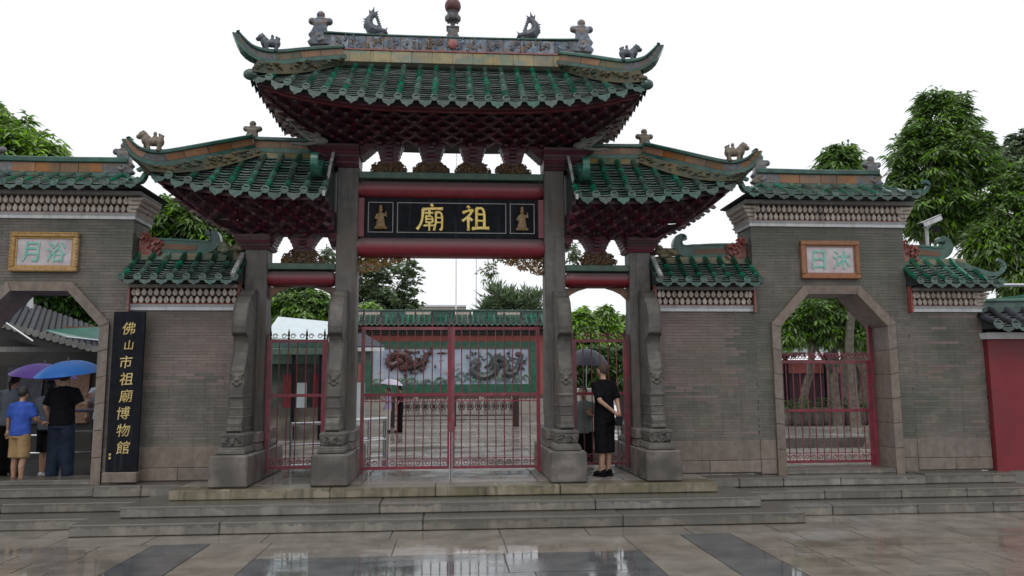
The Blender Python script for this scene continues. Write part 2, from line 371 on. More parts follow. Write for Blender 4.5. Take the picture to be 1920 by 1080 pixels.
for s in (-1, 1):                         # side fields, irregular ashlar
    y = YB; i = 0
    while y > -6.8:
        h = R_.choice([.36, .42, .5]); x = 3.40
        x2 = x - R_.uniform(0, .6)
        while x2 < 9.5:
            L = R_.uniform(.7, 1.25); a, b = max(x, x2), x2+L
            if b-a > .1: slab(*sorted((s*a, s*b)), y-h, y, m_beige, plaza)
            x2 += L
        y -= h

# ------------------------------------------------------------------ steps
def step_row(parent, x0, x1, y0, y1, z0, z1, mr, n, end=True, mt=None):
    "blocks of one step: riser and tread of each block in one stone"
    xs = [x0]+sorted(R_.uniform(x0+(i+.75)*(x1-x0)/n, x0+(i+1.25)*(x1-x0)/n) for i in range(n-1))+[x1]
    for a, b in zip(xs, xs[1:]):
        part('step_stone', MB().frust(a+.003, b-.003, y0, y1, z0, a+.003, b-.003, y0+.004+R_.uniform(-.004,.01), y1, z1+R_.uniform(-.006,.0)), mr, parent, bevel=.013)
st = struct('central_steps', MB().box(-4.1, 4.1, -2.0, -1.0, -.05, .12), m_grnd)
step_row(st, -4.62, 4.62, -2.15, -1.6, 0, .15, m_step, 4)
step_row(st, -4.2, 4.2, -1.74, -.70, .152, .29, m_step, 3)
step_row(st, -3.77, 3.77, -1.27, -.832, .292, PZ, m_stepm, 4)
pf = struct('gate_platform', MB().box(-3.7, 3.7, -.82, 1.5, .0, PZ-.03), m_grnd)
for i in range(6):
    for j in range(3):
        slab(-3.77+i*1.2567, -3.77+(i+1)*1.2567, -.83+j*.75, -.83+(j+1)*.75, m_tread, pf, PZ, .03)
for s in (-1, 1):
    xe = 3.78; xo = 10.5 if s < 0 else 8.75
    sg = struct('wall_steps', MB().box(*sorted((s*4.3, s*(xo-.1))), -1.0, -.3, -.05, .24), m_grnd)
    step_row(sg, *sorted((s*4.22, s*(xo+.12))), -1.62, -1.0, 0, .14, m_step, 4)
    step_row(sg, *sorted((s*4.22, s*xo)), -1.12, -.6, .142, .27, m_step, 4)
    if s > 0:
        step_row(sg, *sorted((s*3.79, s*4.98)), -.68, -.26, .272, .41, m_step, 2)
        step_row(sg, *sorted((s*4.99, s*7.24)), -.66, .5, .272, .40, m_step, 2)
        step_row(sg, *sorted((s*7.25, s*8.72)), -.62, -.26, .272, .42, m_step, 1)
    else:
        step_row(sg, *sorted((s*3.79, s*5.0)), -.68, -.26, .272, .43, m_step, 2)
        step_row(sg, *sorted((s*5.01, s*10.5)), -.62, .5, .272, .405, m_step, 3)

# ================================================================== ROOF KIT
def half_tube(r, n=7, taper=.9, th=0):
    mb = MB(); vs = []
    for y, rr in ((0, r), (1, r*taper)):
        for k in range(n+1): a = PI*k/n; vs.append((rr*math.cos(a), y, rr*math.sin(a)))
    fs = [(k, k+1, n+2+k, n+1+k) for k in range(n)]+[tuple(range(n+1))]
    mb.add(vs, fs); mb.sm = False; return mb
def disc_tile(r):
    mb = MB(); M = Matrix.Rotation(PI/2, 4, 'X')
    mb.loft([(0,0,-.012,r,r), (0,0,.012,r,r), (0,0,.014,r*.8,r*.8), (0,0,.011,r*.72,r*.72), (0,0,.011,r*.42,r*.42), (0,0,.014,r*.3,r*.3)], 12)
    mb.v = [tuple(M @ Vector(v)) for v in mb.v]; return mb     # faces -y
def drip_tile(w, h):
    P = [(-w/2, .02), (-w*.5, -.01), (-w*.36, -h*.55), (-w*.16, -h*.72), (0, -h), (w*.16, -h*.72), (w*.36, -h*.55), (w*.5, -.01), (w/2, .02)]
    arc = [(w/2*math.cos(a), .02-.028*math.sin(a)) for a in [PI*k/6 for k in range(1, 6)]]
    return MB().prism(P+arc, -.008, .008)
def pan_mb(w, dep, L, th=.012, n=6):
    mb = MB(); vs = []
    for y, dz in ((0, .024), (L*1.25, -.010)):
        for k in range(n+1):
            a = PI*k/n; x = -w/2*math.cos(a); z = -dep*math.sin(a)+dz
            vs += [(x, y, z), (x, y, z-th)]
    q = 2*(n+1); fs = []
    for k in range(n): fs += [(2*k, 2*k+2, q+2*k+2, q+2*k), (2*k, 2*k+1, 2*k+3, 2*k+2)]
    mb.add(vs, fs); return mb

class Roof:
    """front slope y: yr (ridge) -> ye (eave, towards -y); hips at ends with inner x"""
    def __init__(s, gate, name, x0, x1, yr, ye, zr, ze, hip0=None, hip1=None, sag=.06, sp=.27, br=.06, ycen=0, barrel_n=4, rowL=.075, mb=None, mp=None, drip=.125, deckm=None):
        s.x0, s.x1, s.yr, s.ye, s.zr, s.ze, s.h0, s.h1, s.sag = x0, x1, yr, ye, zr, ze, hip0, hip1, sag
        d = MB()
        xs = np.linspace(x0, x1, 41)
        def fn(u, v):
            x = x0+(x1-x0)*u; t0 = s.ts(x); t = t0+(1-t0)*v; return s.pt(x, t)
        d.grid(fn, 40, 8)
        def fb(u, v):
            p = fn(u, v); return (p[0], 2*ycen-p[1], p[2])
        d.grid(fb, 40, 8)
        for hp, xe in ((hip0, x0), (hip1, x1)):
            if hp is None:
                d.grid(lambda u, v: (lambda p: (p[0], p[1]+(2*ycen-2*p[1])*u, p[2]))(s.pt(xe, v)), 1, 8); continue
            def fe(u, v, hp=hp, xe=xe):
                p = s.pt(hp+(xe-hp)*v, v); return (p[0], p[1]+(2*ycen-2*p[1])*u, p[2])
            d.grid(fe, 2, 8)
        # eave underside: closes the deck to the inside
        def fu(u, v):
            x = x0+(x1-x0)*u; p = s.pt(x, 1); return (x*(1-.0*v), p[1]+v*(2*ycen-2*p[1]), p[2]-.015+.0*v)
        d.grid(fu, 20, 4)
        s.o = part(name, d, deckm or m_deck, gate)
        if s.o.parent is None: pass
        n = max(1, round((x1-x0)/sp)); sp = (x1-x0)/n
        hb = half_tube(br); hbm, _ = hb.mesh('barrel_tile', mb or m_barrel, True)
        dsk, _ = disc_tile(br*1.12).mesh('tile_end_disc', m_drip)
        drp, _ = drip_tile(sp*.78, drip).mesh('drip_tile', m_drip)
        pm = pan_mb(sp*.92, .03, rowL); pans = []
        s.cols = []
        for i in range(n+1):
            x = x0+i*sp; t0 = s.ts(x)
            if i in (0, n) and (hip0 if i == 0 else hip1) is not None: x += .03 if i == 0 else -.03; t0 = max(s.ts(x), .9)
            if t0 < .97:
                A = Vector(s.pt(x, t0)); B = Vector(s.pt(x, 1))
                L = (B-A).length; k = max(1, round(L/(1.35*rowL*5)*1.0)) if barrel_n is None else max(1, round(barrel_n*(1-t0)))
                for j in range(k):
                    ta = t0+(1-t0)*j/k; tb = t0+(1-t0)*(j+1)/k
                    a = Vector(s.pt(x, ta)); b = Vector(s.pt(x, tb)); off = Vector((R_.uniform(-.004,.004), 0, .045))
                    M = frame_y(b+off, a+off); inst('barrel_tile', hbm, s.o, M)
                B2 = B+Vector((0, -.012, .055)); inst('tile_end_disc', dsk, s.o, Matrix.Translation(B2) @ Matrix.Rotation(rad(-12), 4, 'X'))
            if i < n:
                xm = x0+(i+.5)*sp; t1 = s.ts(xm)
                A = Vector(s.pt(xm, t1)); B = Vector(s.pt(xm, 1)); L = (B-A).length; k = max(1, int(L/rowL))
                for j in range(k):
                    ta = t1+(1-t1)*j/k; tb = t1+(1-t1)*(j+1)/k
                    a = Vector(s.pt(xm, ta)); b = Vector(s.pt(xm, tb)); off = Vector((R_.uniform(-.004,.004), 0, .050+R_.uniform(-.003,.003)))
                    M = frame_y(b+off, a+off); M = M @ Matrix.Diagonal((1, 1/rowL, 1, 1)); pans.append(M)
                B2 = B+Vector((0, -.02, .018))
                slope = math.atan2(s.pt(xm+.05, 1)[2]-s.pt(xm-.05, 1)[2], .1)
                inst('drip_tile', drp, s.o, Matrix.Translation(B2) @ Matrix.Rotation(-slope, 4, 'Y') @ Matrix.Rotation(rad(-10), 4, 'X'))
        h = len(pans)//1
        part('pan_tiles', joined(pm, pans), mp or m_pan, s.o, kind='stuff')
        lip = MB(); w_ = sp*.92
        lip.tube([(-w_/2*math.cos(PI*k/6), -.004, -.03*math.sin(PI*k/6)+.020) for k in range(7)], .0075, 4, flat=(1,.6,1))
        part('pan_lip_highlights', joined(lip, pans), m_lip, s.o, kind='stuff')  # added strips carrying the painted highlight along each pan edge
    def ts(s, x):
        if s.h0 is not None and x < s.h0: return min(1, (s.h0-x)/(s.h0-s.x0))
        if s.h1 is not None and x > s.h1: return min(1, (x-s.h1)/(s.x1-s.h1))
        return 0
    def pt(s, x, t):
        return (x, s.yr+(s.ye-s.yr)*t, s.zr+(s.ze(x)-s.zr)*t-s.sag*math.sin(PI*t))
    def hip(s, side, n=8, up=.05):
        hp, xe = (s.h0, s.x0) if side < 0 else (s.h1, s.x1)
        return [Vector(s.pt(hp+(xe-hp)*t, t))+Vector((0, 0, up)) for t in np.linspace(0, 1, n)]

def band(pts, h0, h1, th, ns=None):
    "rectangular band following pts (its base line), from height h0 to h1, thickness th, widths may vary"
    pts = [Vector(p) for p in pts]; mb = MB(); vs = []; n = len(pts)
    fh = lambda h, i: h[i] if hasattr(h, '__len__') else h
    for i, p in enumerate(pts):
        t = (pts[min(i+1, n-1)]-pts[max(i-1, 0)]).normalized()
        side = Vector((t.y, -t.x, 0))
        if side.length < .05: side = Vector((0, -1, 0))
        side = side.normalized() if i == 0 or not vs else side.normalized()
        if i and side.dot(last) < 0: side = -side
        last = side
        up = side.cross(t).normalized()
        if i == 0:
            if up.z < 0: up = -up; 
            lastu = up
        if up.dot(lastu) < 0: up = -up
        lastu = up
        a, b, w = fh(h0, i), fh(h1, i), fh(th, i)/2
        vs += [p+up*a-side*w, p+up*b-side*w, p+up*b+side*w, p+up*a+side*w]
    fs = [(0,1,2,3), (4*n-1, 4*n-2, 4*n-3, 4*n-4)]
    for i in range(n-1):
        for k in range(4): fs.append((4*i+k, 4*i+(k+1)%4, 4*i+4+(k+1)%4, 4*i+4+k))
    mb.add(vs, fs); return mb
def saddle(parent, low, high, m):
    "rubble and mortar wedge between the tiles and the raised hip ridge"
    n = 10; lo = resample(low, n); hi = resample(high, n); mb = MB()
    vs = []
    for a, b in zip(lo, hi):
        a = a-Vector((0, 0, .05)); b = b+Vector((0, 0, .02)); nx = Vector((.04*(1 if a.x > 0 else -1), .07, 0))
        vs += [a-nx*1.6, b-nx, b+nx, a+nx*1.6]
    fs = []
    for i in range(n-1):
        for k in range(4): fs.append((4*i+k, 4*i+(k+1)%4, 4*i+4+(k+1)%4, 4*i+4+k))
    fs += [(0,1,2,3), (4*n-1,4*n-2,4*n-3,4*n-4)]
    mb.add(vs, fs); rr = random.Random(n+int(lo[0].x*10))
    for i in range(46):
        u = rr.uniform(0, n-1.01); k = int(u); a = lo[k].lerp(lo[k+1], u-k); b = hi[k].lerp(hi[k+1], u-k); p = a.lerp(b, rr.uniform(.05, .95))
        sx = 1 if p.x > 0 else -1; q = p-Vector((.05*sx, .085, 0)); mb.ell(q, (rr.uniform(.03,.07), rr.uniform(.02,.045), rr.uniform(.015,.035)), 7, 4)
    return part('hip_saddle', mb, m, parent)
def resample(pts, n):
    pts = [Vector(p) for p in pts]; d = [0]
    for a, b in zip(pts, pts[1:]): d.append(d[-1]+(b-a).length)
    out = []
    for i in range(n):
        q = d[-1]*i/(n-1); k = max(j for j in range(len(d)) if d[j] <= q+1e-9); k = min(k, len(pts)-2)
        out.append(pts[k].lerp(pts[k+1], (q-d[k])/(d[k+1]-d[k]+1e-9)))
    return out
def smoothc(pts, it=2):
    for _ in range(it):
        o = [pts[0]]
        for a, b in zip(pts, pts[1:]): a = Vector(a); b = Vector(b); o += [a.lerp(b, .25), a.lerp(b, .75)]
        o.append(pts[-1]); pts = o
    return [Vector(p) for p in pts]
def ridge(parent, pts, h=.26, th=.14, npan=4, mpan=None, mcap=None, taper_end=None, name='ridge'):
    """glazed ridge: base roll, coloured panels, cap roll.  taper_end: 1 -> shrinks to a curled tip at the last point"""
    mcap = mcap or m_ggrn; N = 24; P = resample(smoothc(pts), N)
    k = [1.0]*N
    if taper_end:
        for i in range(N):
            u = i/(N-1)
            if u > taper_end: k[i] = 1-.55*((u-taper_end)/(1-taper_end))**2.2
    H = [h*q for q in k]; T = [th*(.5+.5*q) for q in k]
    base = part(name, band(P, [0]*N, [a*.27 for a in H], [t*1.25 for t in T]), mcap, parent)
    part('ridge_cap', band(P, [a*.74 for a in H], H, [t*1.4 for t in T]), mcap, base if parent.parent is None or True and parent.parent is None else parent, bevel=.015)
    part('ridge_moulding', band(P, [a*.27 for a in H], [a*.31 for a in H], [t*1.0 for t in T]), m_recess, base if parent.parent is None else parent)
    for j in range(npan):
        a = j*(N-1)/npan; b = (j+1)*(N-1)/npan
        ia, ib = int(round(a)), int(round(b))
        Q = P[ia:ib+1]; Q = [q.copy() for q in Q]
        Q[0] = Q[0].lerp(Q[1], .05); Q[-1] = Q[-1].lerp(Q[-2], .05)
        pm = mpan
        if isinstance(mpan, (list, tuple)): pm = mpan[j % len(mpan)]
        part('ridge_panel', band(Q, [x*.31 for x in H[ia:ib+1]], [x*.74 for x in H[ia:ib+1]], [x*.92 for x in T[ia:ib+1]]), pm or m_ochre, base if parent.parent is None else parent)
    return base

# ------------------------------------------------------------------ ridge ornaments
def finial(parent, x, y, z, s=1, h=.45, m=None, name='ridge_finial', lean=0):
    "clover topped end piece: s = side towards which the body leans"
    mb = MB(); k = h/.45
    P = [(-.34,0),(.18,0),(.22,.05),(.16,.11),(.21,.17),(.16,.23),(.13,.30),(.12,.40),(-.08,.40),(-.08,.31),(-.10,.235),(-.18,.195),(-.34,.175)]
    k = h/.62; yw = .07*k
    mb.prism([(x+s*a*k, z+b*k) for a, b in P], y-yw, y+yw)
    for a, b, r in ((-.115,.42,.066), (.155,.42,.066), (.02,.53,.072)):
        mb.ell((x+s*a*k, y, z+b*k), (r*k, .06*k, r*k*.95), 12, 8)
    mb.box(x-.09*k, x+.09*k, y-.05*k, y+.05*k, z+.38*k, z+.47*k)
    mb.tube([(x-s*.05*k, y-yw, z+.10*k), (x+s*.03*k, y-yw-.01, z+.06*k), (x+s*.08*k, y-yw, z+.12*k), (x+s*.03*k, y-yw-.01, z+.16*k)], .02*k, 6)
    return organic(mb, name, m or m_fig, parent, .016*k, 1)
def lion(parent, x, y, z, s=1, h=.27, m=None):
    "small glazed lion striding along the ridge, looking outwards (s)"
    k = h/.27; mb = MB()
    def e(a, b, c, ra, rb, rc): mb.ell((x+s*a*k, y+b*k, z+c*k), (ra*k, rb*k, rc*k), 10, 6)
    e(-.02,0,.12,.10,.05,.055); e(-.085,0,.12,.055,.05,.065); e(.065,0,.14,.06,.055,.07)
    e(.105,0,.195,.058,.05,.055); e(.15,0,.178,.036,.034,.030); e(.085,0,.20,.035,.05,.04)
    e(.09,.03,.235,.014,.01,.02); e(.09,-.03,.235,.014,.01,.02)
    for a, b, c in ((.075,.03,.03), (.04,-.03,-.02), (-.07,.03,-.015), (-.10,-.03,.02)):
        mb.tube([(x+s*a*k, y+b*k, z+.12*k), (x+s*(a+c*.3)*k, y+b*k, z+.06*k), (x+s*(a+c)*k, y+b*k, z-.002)], [.032*k, .026*k, .026*k], 6)
        mb.ell((x+s*(a+c+.012)*k, y+b*k, z+.012*k), (.026*k, .016*k, .014*k), 8, 4)
    mb.tube([(x-s*.11*k, y, z+.13*k), (x-s*.12*k, y, z+.19*k), (x-s*.07*k, y, z+.215*k)], [.014*k, .02*k, .014*k], 6)
    e(-.03,0,.215,.022,.022,.03); e(-.03,0,.17,.028,.03,.03)       # little rider hump
    return organic(mb, 'ridge_lion', m or m_figd, parent, .009*k, 0)
def dragon_fish(parent, x, y, z, s=1, h=.48):
    k = h/.48; mb = MB(); P = lambda a, b: (x+s*a*k, y, z+b*k)
    mb.tube([P(.12,.07), P(.04,.075), P(-.05,.10), P(-.10,.18), P(-.09,.27), P(-.05,.33)], [.06*k,.095*k,.10*k,.08*k,.058*k,.042*k], 8)
    mb.ell(P(.13,.08), (.055*k,.05*k,.045*k)); mb.tube([P(.15,.10), P(.19,.15)], [.02*k,.008*k], 6); mb.tube([P(.17,.06), P(.20,.05)], [.02*k,.01*k], 6)
    for a, b in ((-.10,.44), (-.02,.48), (.05,.42)): mb.tube([P(-.05,.31), P((a-.05)/2+.0,(b+.31)/2), P(a, b)], [.03*k,.024*k,.005*k], 6)
    for i in range(6):
        t = i/5; q = P(-.02+.02*t+.08*(1-t), .13+.18*t); mb.tube([q, (q[0]+s*.045*k, q[1], q[2]+.05*k)], [.022*k,.006*k], 5)
    for i in range(4):
        t = i/3; q = P(-.13-.01*t, .12+.14*t); mb.tube([q, (q[0]-s*.05*k, q[1], q[2]+.02*k)], [.02*k,.005*k], 5)
    for a in (-.08, -.02, .05, .11): mb.tube([P(a, .0), P(a, .05)], [.035*k,.03*k], 6)
    mb.box(x-.13*k, x+.16*k, y-.06*k, y+.06*k, z-.01, z+.025*k)
    return organic(mb, 'dragon_fish_finial', m_figd, parent, .012*k, 0)
def curl(parent, pts, h, th, m, name, side_l=None):
    P = smoothc(pts, 3); n = len(P)
    hh = [h*(1-.55*i/(n-1)) for i in range(n)]; tt = [th*(1-.3*i/(n-1)) for i in range(n)]
    return part(name, band(P, [-a/2 for a in hh], [a/2 for a in hh], tt), m, parent, bevel=.015)

# ------------------------------------------------------------------ bracket lattice under the eaves
arm_mb = MB().prism([(-.03,-.03),(.03,-.03),(.03,.03),(-.03,.03)], 0, 1)
arm_me, _ = arm_mb.mesh('bracket_arm', m_brk)
blk_mb = MB().frust(-.03,.03,-.03,.03,0, -.045,.045,-.045,.045,.05); blk_mb.box(-.045,.045,-.045,.045,.05,.07)
blk_me, _ = blk_mb.mesh('bracket_block', m_brk)
nos_mb = MB().prism([(0,-.045),(0,.035),(-.10,.02),(-.15,-.02),(-.12,-.05),(-.06,-.035)], -.028, .028)   # points to -x
nos_mb.v = [(v[1], v[0], v[2]) for v in nos_mb.v]                                                     # now towards -y
nos_me, _ = nos_mb.mesh('bracket_nose', m_brk); nose_end, _ = nos_mb.mesh('bracket_nose', m_brkend)
ARMS = [0]
def lattice(parent, K, xl, xr, hy, z, lift, sp, side_l, side_r):
    """K layers; xl(k), xr(k) x-limits, hy(k) half depth, z(k) height, lift(x,k) upturn to the corners"""
    core = MB(); rest = []
    for k in range(K-1):
        nx = 16
        def ring(kk, ins=.05):
            a, b, d = xl(kk)+(ins if side_l else 0), xr(kk)-(ins if side_r else 0), hy(kk)-ins
            return a, b, d
        rb0, rb1 = [(hy(0)-.05)+.7*(hy(q)-hy(0)) for q in (k, k+1)]
        a0, b0, d0 = ring(k); a1, b1, d1 = ring(k+1)
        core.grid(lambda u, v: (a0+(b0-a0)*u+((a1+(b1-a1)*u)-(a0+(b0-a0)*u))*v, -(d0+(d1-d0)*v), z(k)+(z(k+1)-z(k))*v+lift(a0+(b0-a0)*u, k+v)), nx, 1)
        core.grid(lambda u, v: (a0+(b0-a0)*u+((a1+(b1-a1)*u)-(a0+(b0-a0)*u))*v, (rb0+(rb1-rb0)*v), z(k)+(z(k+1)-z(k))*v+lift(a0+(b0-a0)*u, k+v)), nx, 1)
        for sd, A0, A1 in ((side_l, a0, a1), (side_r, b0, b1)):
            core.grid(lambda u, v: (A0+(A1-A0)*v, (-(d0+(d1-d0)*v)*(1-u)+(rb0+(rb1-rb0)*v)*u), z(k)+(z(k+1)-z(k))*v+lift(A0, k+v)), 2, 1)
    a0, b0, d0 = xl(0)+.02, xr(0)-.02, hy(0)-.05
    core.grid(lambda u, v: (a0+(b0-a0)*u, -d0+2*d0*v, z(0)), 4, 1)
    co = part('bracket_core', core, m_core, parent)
    def put(me, name, M, mbx):
        if ARMS[0] < 290 and name == 'bracket_arm': ARMS[0] += 1; inst(name, me, parent, M)
        elif name == 'bracket_arm': rest.append(M)
        else: inst(name, me, parent, M)
    blks = []; noses = []
    for k in range(K-1):
        x = 0.0; n0 = int((xr(k)-xl(k))/sp)+1
        n1 = int((xr(K-1)-xl(K-1))/sp)+3
        cx = (xl(0)+xr(0))/2
        for i in range(-n1, n1+1):
            xx = cx+(i+(.5 if k % 2 else 0))*sp
            if xx < xl(k)-.02 or xx > xr(k)+.02: continue
            p = Vector((xx, -hy(k), z(k)+lift(xx, k)))
            for dsp in (-sp/2, sp/2):
                x2 = xx+dsp
                if x2 < xl(k+1)-.02 or x2 > xr(k+1)+.02: continue
                q = Vector((x2, -hy(k+1), z(k+1)+lift(x2, k+1)))
                put(arm_me, 'bracket_arm', frame_y(p, q+(q-p)*.12), arm_mb)
            blks.append(Matrix.Translation(p+Vector((0, -.02, .02))))
            noses.append((Matrix.Translation(p+Vector((0, .02, 0))), False))
        for sd, fx, sgn in ((side_l, xl, -1), (side_r, xr, 1)):
            if not sd: continue
            nn = max(1, int(hy(k)*2/sp))
            for j in range(-nn, nn+1):
                yy = (j+(.5 if k % 2 else 0))*sp
                if abs(yy) > hy(k) or yy > .7*hy(k): continue
                p = Vector((fx(k), yy, z(k)+lift(fx(k), k))); 
                for dsp in (-sp/2, sp/2):
                    if abs(yy+dsp) > hy(k+1)+.02: continue
                    q = Vector((fx(k+1), yy+dsp, z(k+1)+lift(fx(k+1), k+1)))
                    rest.append(frame_y(p, q+(q-p)*.12))
                noses.append((Matrix.Translation(p) @ Matrix.Rotation(PI/2*sgn, 4, 'Z') @ Matrix.Scale(.9, 4), True))
    if rest: part('side_bracket_arms', joined(arm_mb, rest), m_brk, parent, kind='stuff')
    part('bracket_blocks', joined(blk_mb, blks), m_brk, parent, kind='stuff')
    part('bracket_noses', joined(nos_mb, [a for a, e in noses if not e]), m_brk, parent, kind='stuff')
    e = [a for a, e in noses if e]
    if e: part('faded_bracket_noses', joined(nos_mb, e), m_brkend, parent, kind='stuff')
    return co
def bell(parent, x, z0, z1, w0, w1, y=0, d0=.10, d1=.17):
    "stack of bracket cups widening upwards between two arches"
    mb = MB(); n = 5
    for i in range(n):
        u0, u1 = i/n, (i+1)/n; f = lambda u: u**1.5
        a = w0+(w1-w0)*f(u0); b = w0+(w1-w0)*f(u1)*.94; da = d0+(d1-d0)*u0; db = d0+(d1-d0)*u1
        za = z0+(z1-z0)*u0; zb = z0+(z1-z0)*u1
        mb.frust(x-a/2, x+a/2, y-da, y+da, za, x-b/2, x+b/2, y-db, y+db, zb-.006)
        mb.frust(x-.05, x+.05, y-da-.06, y+da, za+.01, x-.06, x+.06, y-db-.06, y+db, zb-.01)
        mb.frust(x-b/2-.01, x+b/2+.01, y-db-.01, y+db+.01, zb-.008, x-b/2-.01, x+b/2+.01, y-db-.01, y+db+.01, zb)
    mb.loft([(x,y,z0-.07,.09,.09), (x,y,z0-.04,.17,.12), (x,y,z0+.01,.19,.13)], 12)
    return part('bracket_bell', mb, m_brk, parent)
def scroll_carving(parent, x0, x1, z0, z1, y, m, name, shape, dens=1.0, r=.012):
    "pierced carving: curls of rounded strip filling a region given by shape(x,z)->bool"
    mb = MB(); rr = random.Random(int(x0*1000)+5); cnt = 0; n = int((x1-x0)*(z1-z0)*900*dens)
    for _ in range(n):
        cx, cz = rr.uniform(x0, x1), rr.uniform(z0, z1); R0 = rr.uniform(.02, .042)
        if not shape(cx, cz): continue
        a0 = rr.uniform(0, 6.28); sg = rr.choice((-1, 1)); pts = []
        for i in range(7):
            t = i/6; a = a0+sg*t*5.0; q = R0*(1-.65*t); X, Z = cx+q*math.cos(a), cz+q*math.sin(a)
            X = min(max(X, x0), x1); Z = min(max(Z, z0), z1); pts.append((X, y+rr.uniform(-.02, .02), Z))
        mb.tube(pts, [r*(1-.4*i/6) for i in range(7)], 4)
    return part(name, mb, m, parent)

# ================================================================== THE GATE
gate = thing('memorial_archway', 'tall stone and timber archway with three green tiled roofs in the middle of the facade', 'archway', (0, 0, PZ))

# pillars with plinths and carved clamping slabs
def clamp_profile():
    return [(-.16,1.16),(-.84,1.16),(-.84,1.30),(-.79,1.34),(-.79,1.62),(-.80,1.66),(-.79,1.84),(-.77,1.90),(-.77,2.06),
            (-.70,2.16),(-.64,2.30),(-.62,2.46),(-.66,2.54),(-.76,2.57),(-.77,2.68),(-.74,2.86),(-.66,3.02),(-.54,3.12),(-.40,3.17),(-.34,3.24),(-.26,3.26),(-.16,3.22)]
for s in (-1, 1):
    for xc, w, ztop in ((1.635, .33, 5.60), (3.0, .34, 4.18)):
        X = s*xc
        pl = part('stone_pillar', MB().box(X-w/2, X+w/2, -.17, .17, PZ, ztop), m_pillar, gate, bevel=.015)
        pc = s*(1.672 if xc < 2 else 3.04)
        bs = MB(); bs.frust(X-.215, X+.215, -.47, .47, PZ+.002, X-.215, X+.215, -.47, .47, .86); bs.frust(X-.19, X+.19, -.46, .46, .862, X-.17, X+.17, -.46, .46, .98); bs.frust(X-.195, X+.195, -.46, .46, .982, X-.185, X+.185, -.46, .46, 1.14)
        part('pillar_base', bs, m_plinth, gate, bevel=.015)
        for fb in (-1, 1):
            Y0, Y1 = sorted((fb*1.15, fb*.475))
            part('pillar_plinth', MB().frust(pc-.262, pc+.262, Y0, Y1, PZ+.001, pc-.255, pc+.255, Y0+.006, Y1, .865), m_plinth, gate, bevel=.022)
            Y0, Y1 = sorted((fb*1.04, fb*.478)); g_ = .04*fb
            ped = MB(); ped.frust(pc-.195, pc+.195, Y0, Y1, .866, pc-.195, pc+.195, Y0, Y1, .93)
            A, B = (Y0+.05, Y1) if fb < 0 else (Y0, Y1-.05)
            ped.frust(pc-.195, pc+.195, Y0, Y1, .93, pc-.155, pc+.155, A, B, .97)
            ped.frust(pc-.15, pc+.15, A, B, .97, pc-.175, pc+.175, A, B, 1.10)
            ped.frust(pc-.18, pc+.18, A, B, 1.10, pc-.165, pc+.165, A, B, 1.155)
            part('carved_pedestal', ped, m_granite, gate, bevel=.014)
        dr = MB(); rr = random.Random(int(xc*7)+s)
        for i in range(9):
            a = pc+rr.uniform(-.13, .13); z = rr.uniform(.98, 1.09); dr.tube([(a-.03, -1.0, z), (a, -1.015, z+.03), (a+.03, -1.0, z-.01)], [.014, .016, .008], 5)
        for i in range(3): a = pc-.1+i*.10; dr.prism([(a-.045,1.10),(a+.045,1.10),(a+.02,1.05),(a,1.01),(a-.02,1.05)], -1.005, -.98)
        part('carved_relief', dr, m_granite, gate, bevel=.006)
        for front in (1, -1):
            sl_ = MB(); Mx = Matrix(((0,1,0,0),(1,0,0,0),(0,0,1,0),(0,0,0,1)))
            sl_.prism([(y*front, z) for y, z in clamp_profile()], s*(xc+.055)-.105, s*(xc+.055)+.105, Mx)
            part('clamping_slab', sl_, m_granite, gate, bevel=.018)
        pq = s*(xc+.055); rl = MB()
        for zc, ht, e in ((1.20,.05,.86),(1.37,.03,.80),(1.50,.03,.80),(1.66,.035,.81)):
            rl.box(pq-.112, pq+.112, -e, -.3, zc-ht/2, zc+ht/2)
        part('slab_moulding', rl, m_granite, gate, bevel=.01)
        mk = MB(); yy = -.79; mk.ell((pq, yy+.03, 1.93), (.075,.05,.075)); mk.ell((pq, yy-.015, 1.90), (.04,.035,.03))
        for a in (-1, 1): mk.ell((pq+a*.03, yy-.015, 1.955), (.016,.016,.016)); mk.ell((pq+a*.07, yy+.02, 1.98), (.026,.026,.026)); mk.ell((pq+a*.05, yy+.0, 1.86), (.026,.026,.026))
        mk.ell((pq, yy-.0, 1.83), (.045,.025,.03))
        organic(mk, 'carved_lion_mask', m_granite, gate, .012, 1)

# beams
def pillow_beam(x0, x1, zc, h, d, m, name):
    mb = MB(); pts = []; n = 14; vs = []
    M = 22
    for i in range(M+1):
        u = i/M; x = x0+(x1-x0)*u; e = min(u, 1-u)*(x1-x0); k = 1 if e > .12 else math.sqrt(max(.12, 1-(1-e/.12)**2))
        k = .55+.45*k if e < .12 else 1
        for j in range(n):
            a = 2*PI*j/n; c, s_ = math.cos(a), math.sin(a)
            vs.append((x, d*k*math.copysign(abs(c)**.8, c), zc+h/2*k*math.copysign(abs(s_)**.75, s_)))
    fs = [(i*n+j, i*n+(j+1)%n, (i+1)*n+(j+1)%n, (i+1)*n+j) for i in range(M) for j in range(n)]
    fs += [tuple(range(n)), tuple(M*n+j for j in range(n))]
    mb.add(vs, fs); mb.sm = True
    return part(name, mb, m, gate)
pillow_beam(-1.535, 1.535, 3.968, .315, .21, m_red, 'lower_beam')
pillow_beam(-1.50, 1.50, 4.895, .285, .20, m_red, 'upper_beam')
part('green_bar', MB().box(-1.467, 1.467, -.17, .17, 5.055, 5.165), m_greenbar, gate, bevel=.01)
for s in (-1, 1):
    pillow_beam(*sorted((s*1.80, s*2.86)), 3.462, .245, .19, m_red, 'side_beam')
    part('green_bar', MB().box(*sorted((s*1.803, s*2.827)), -.16, .16, 3.595, 3.695), m_greenbar, gate, bevel=.01)
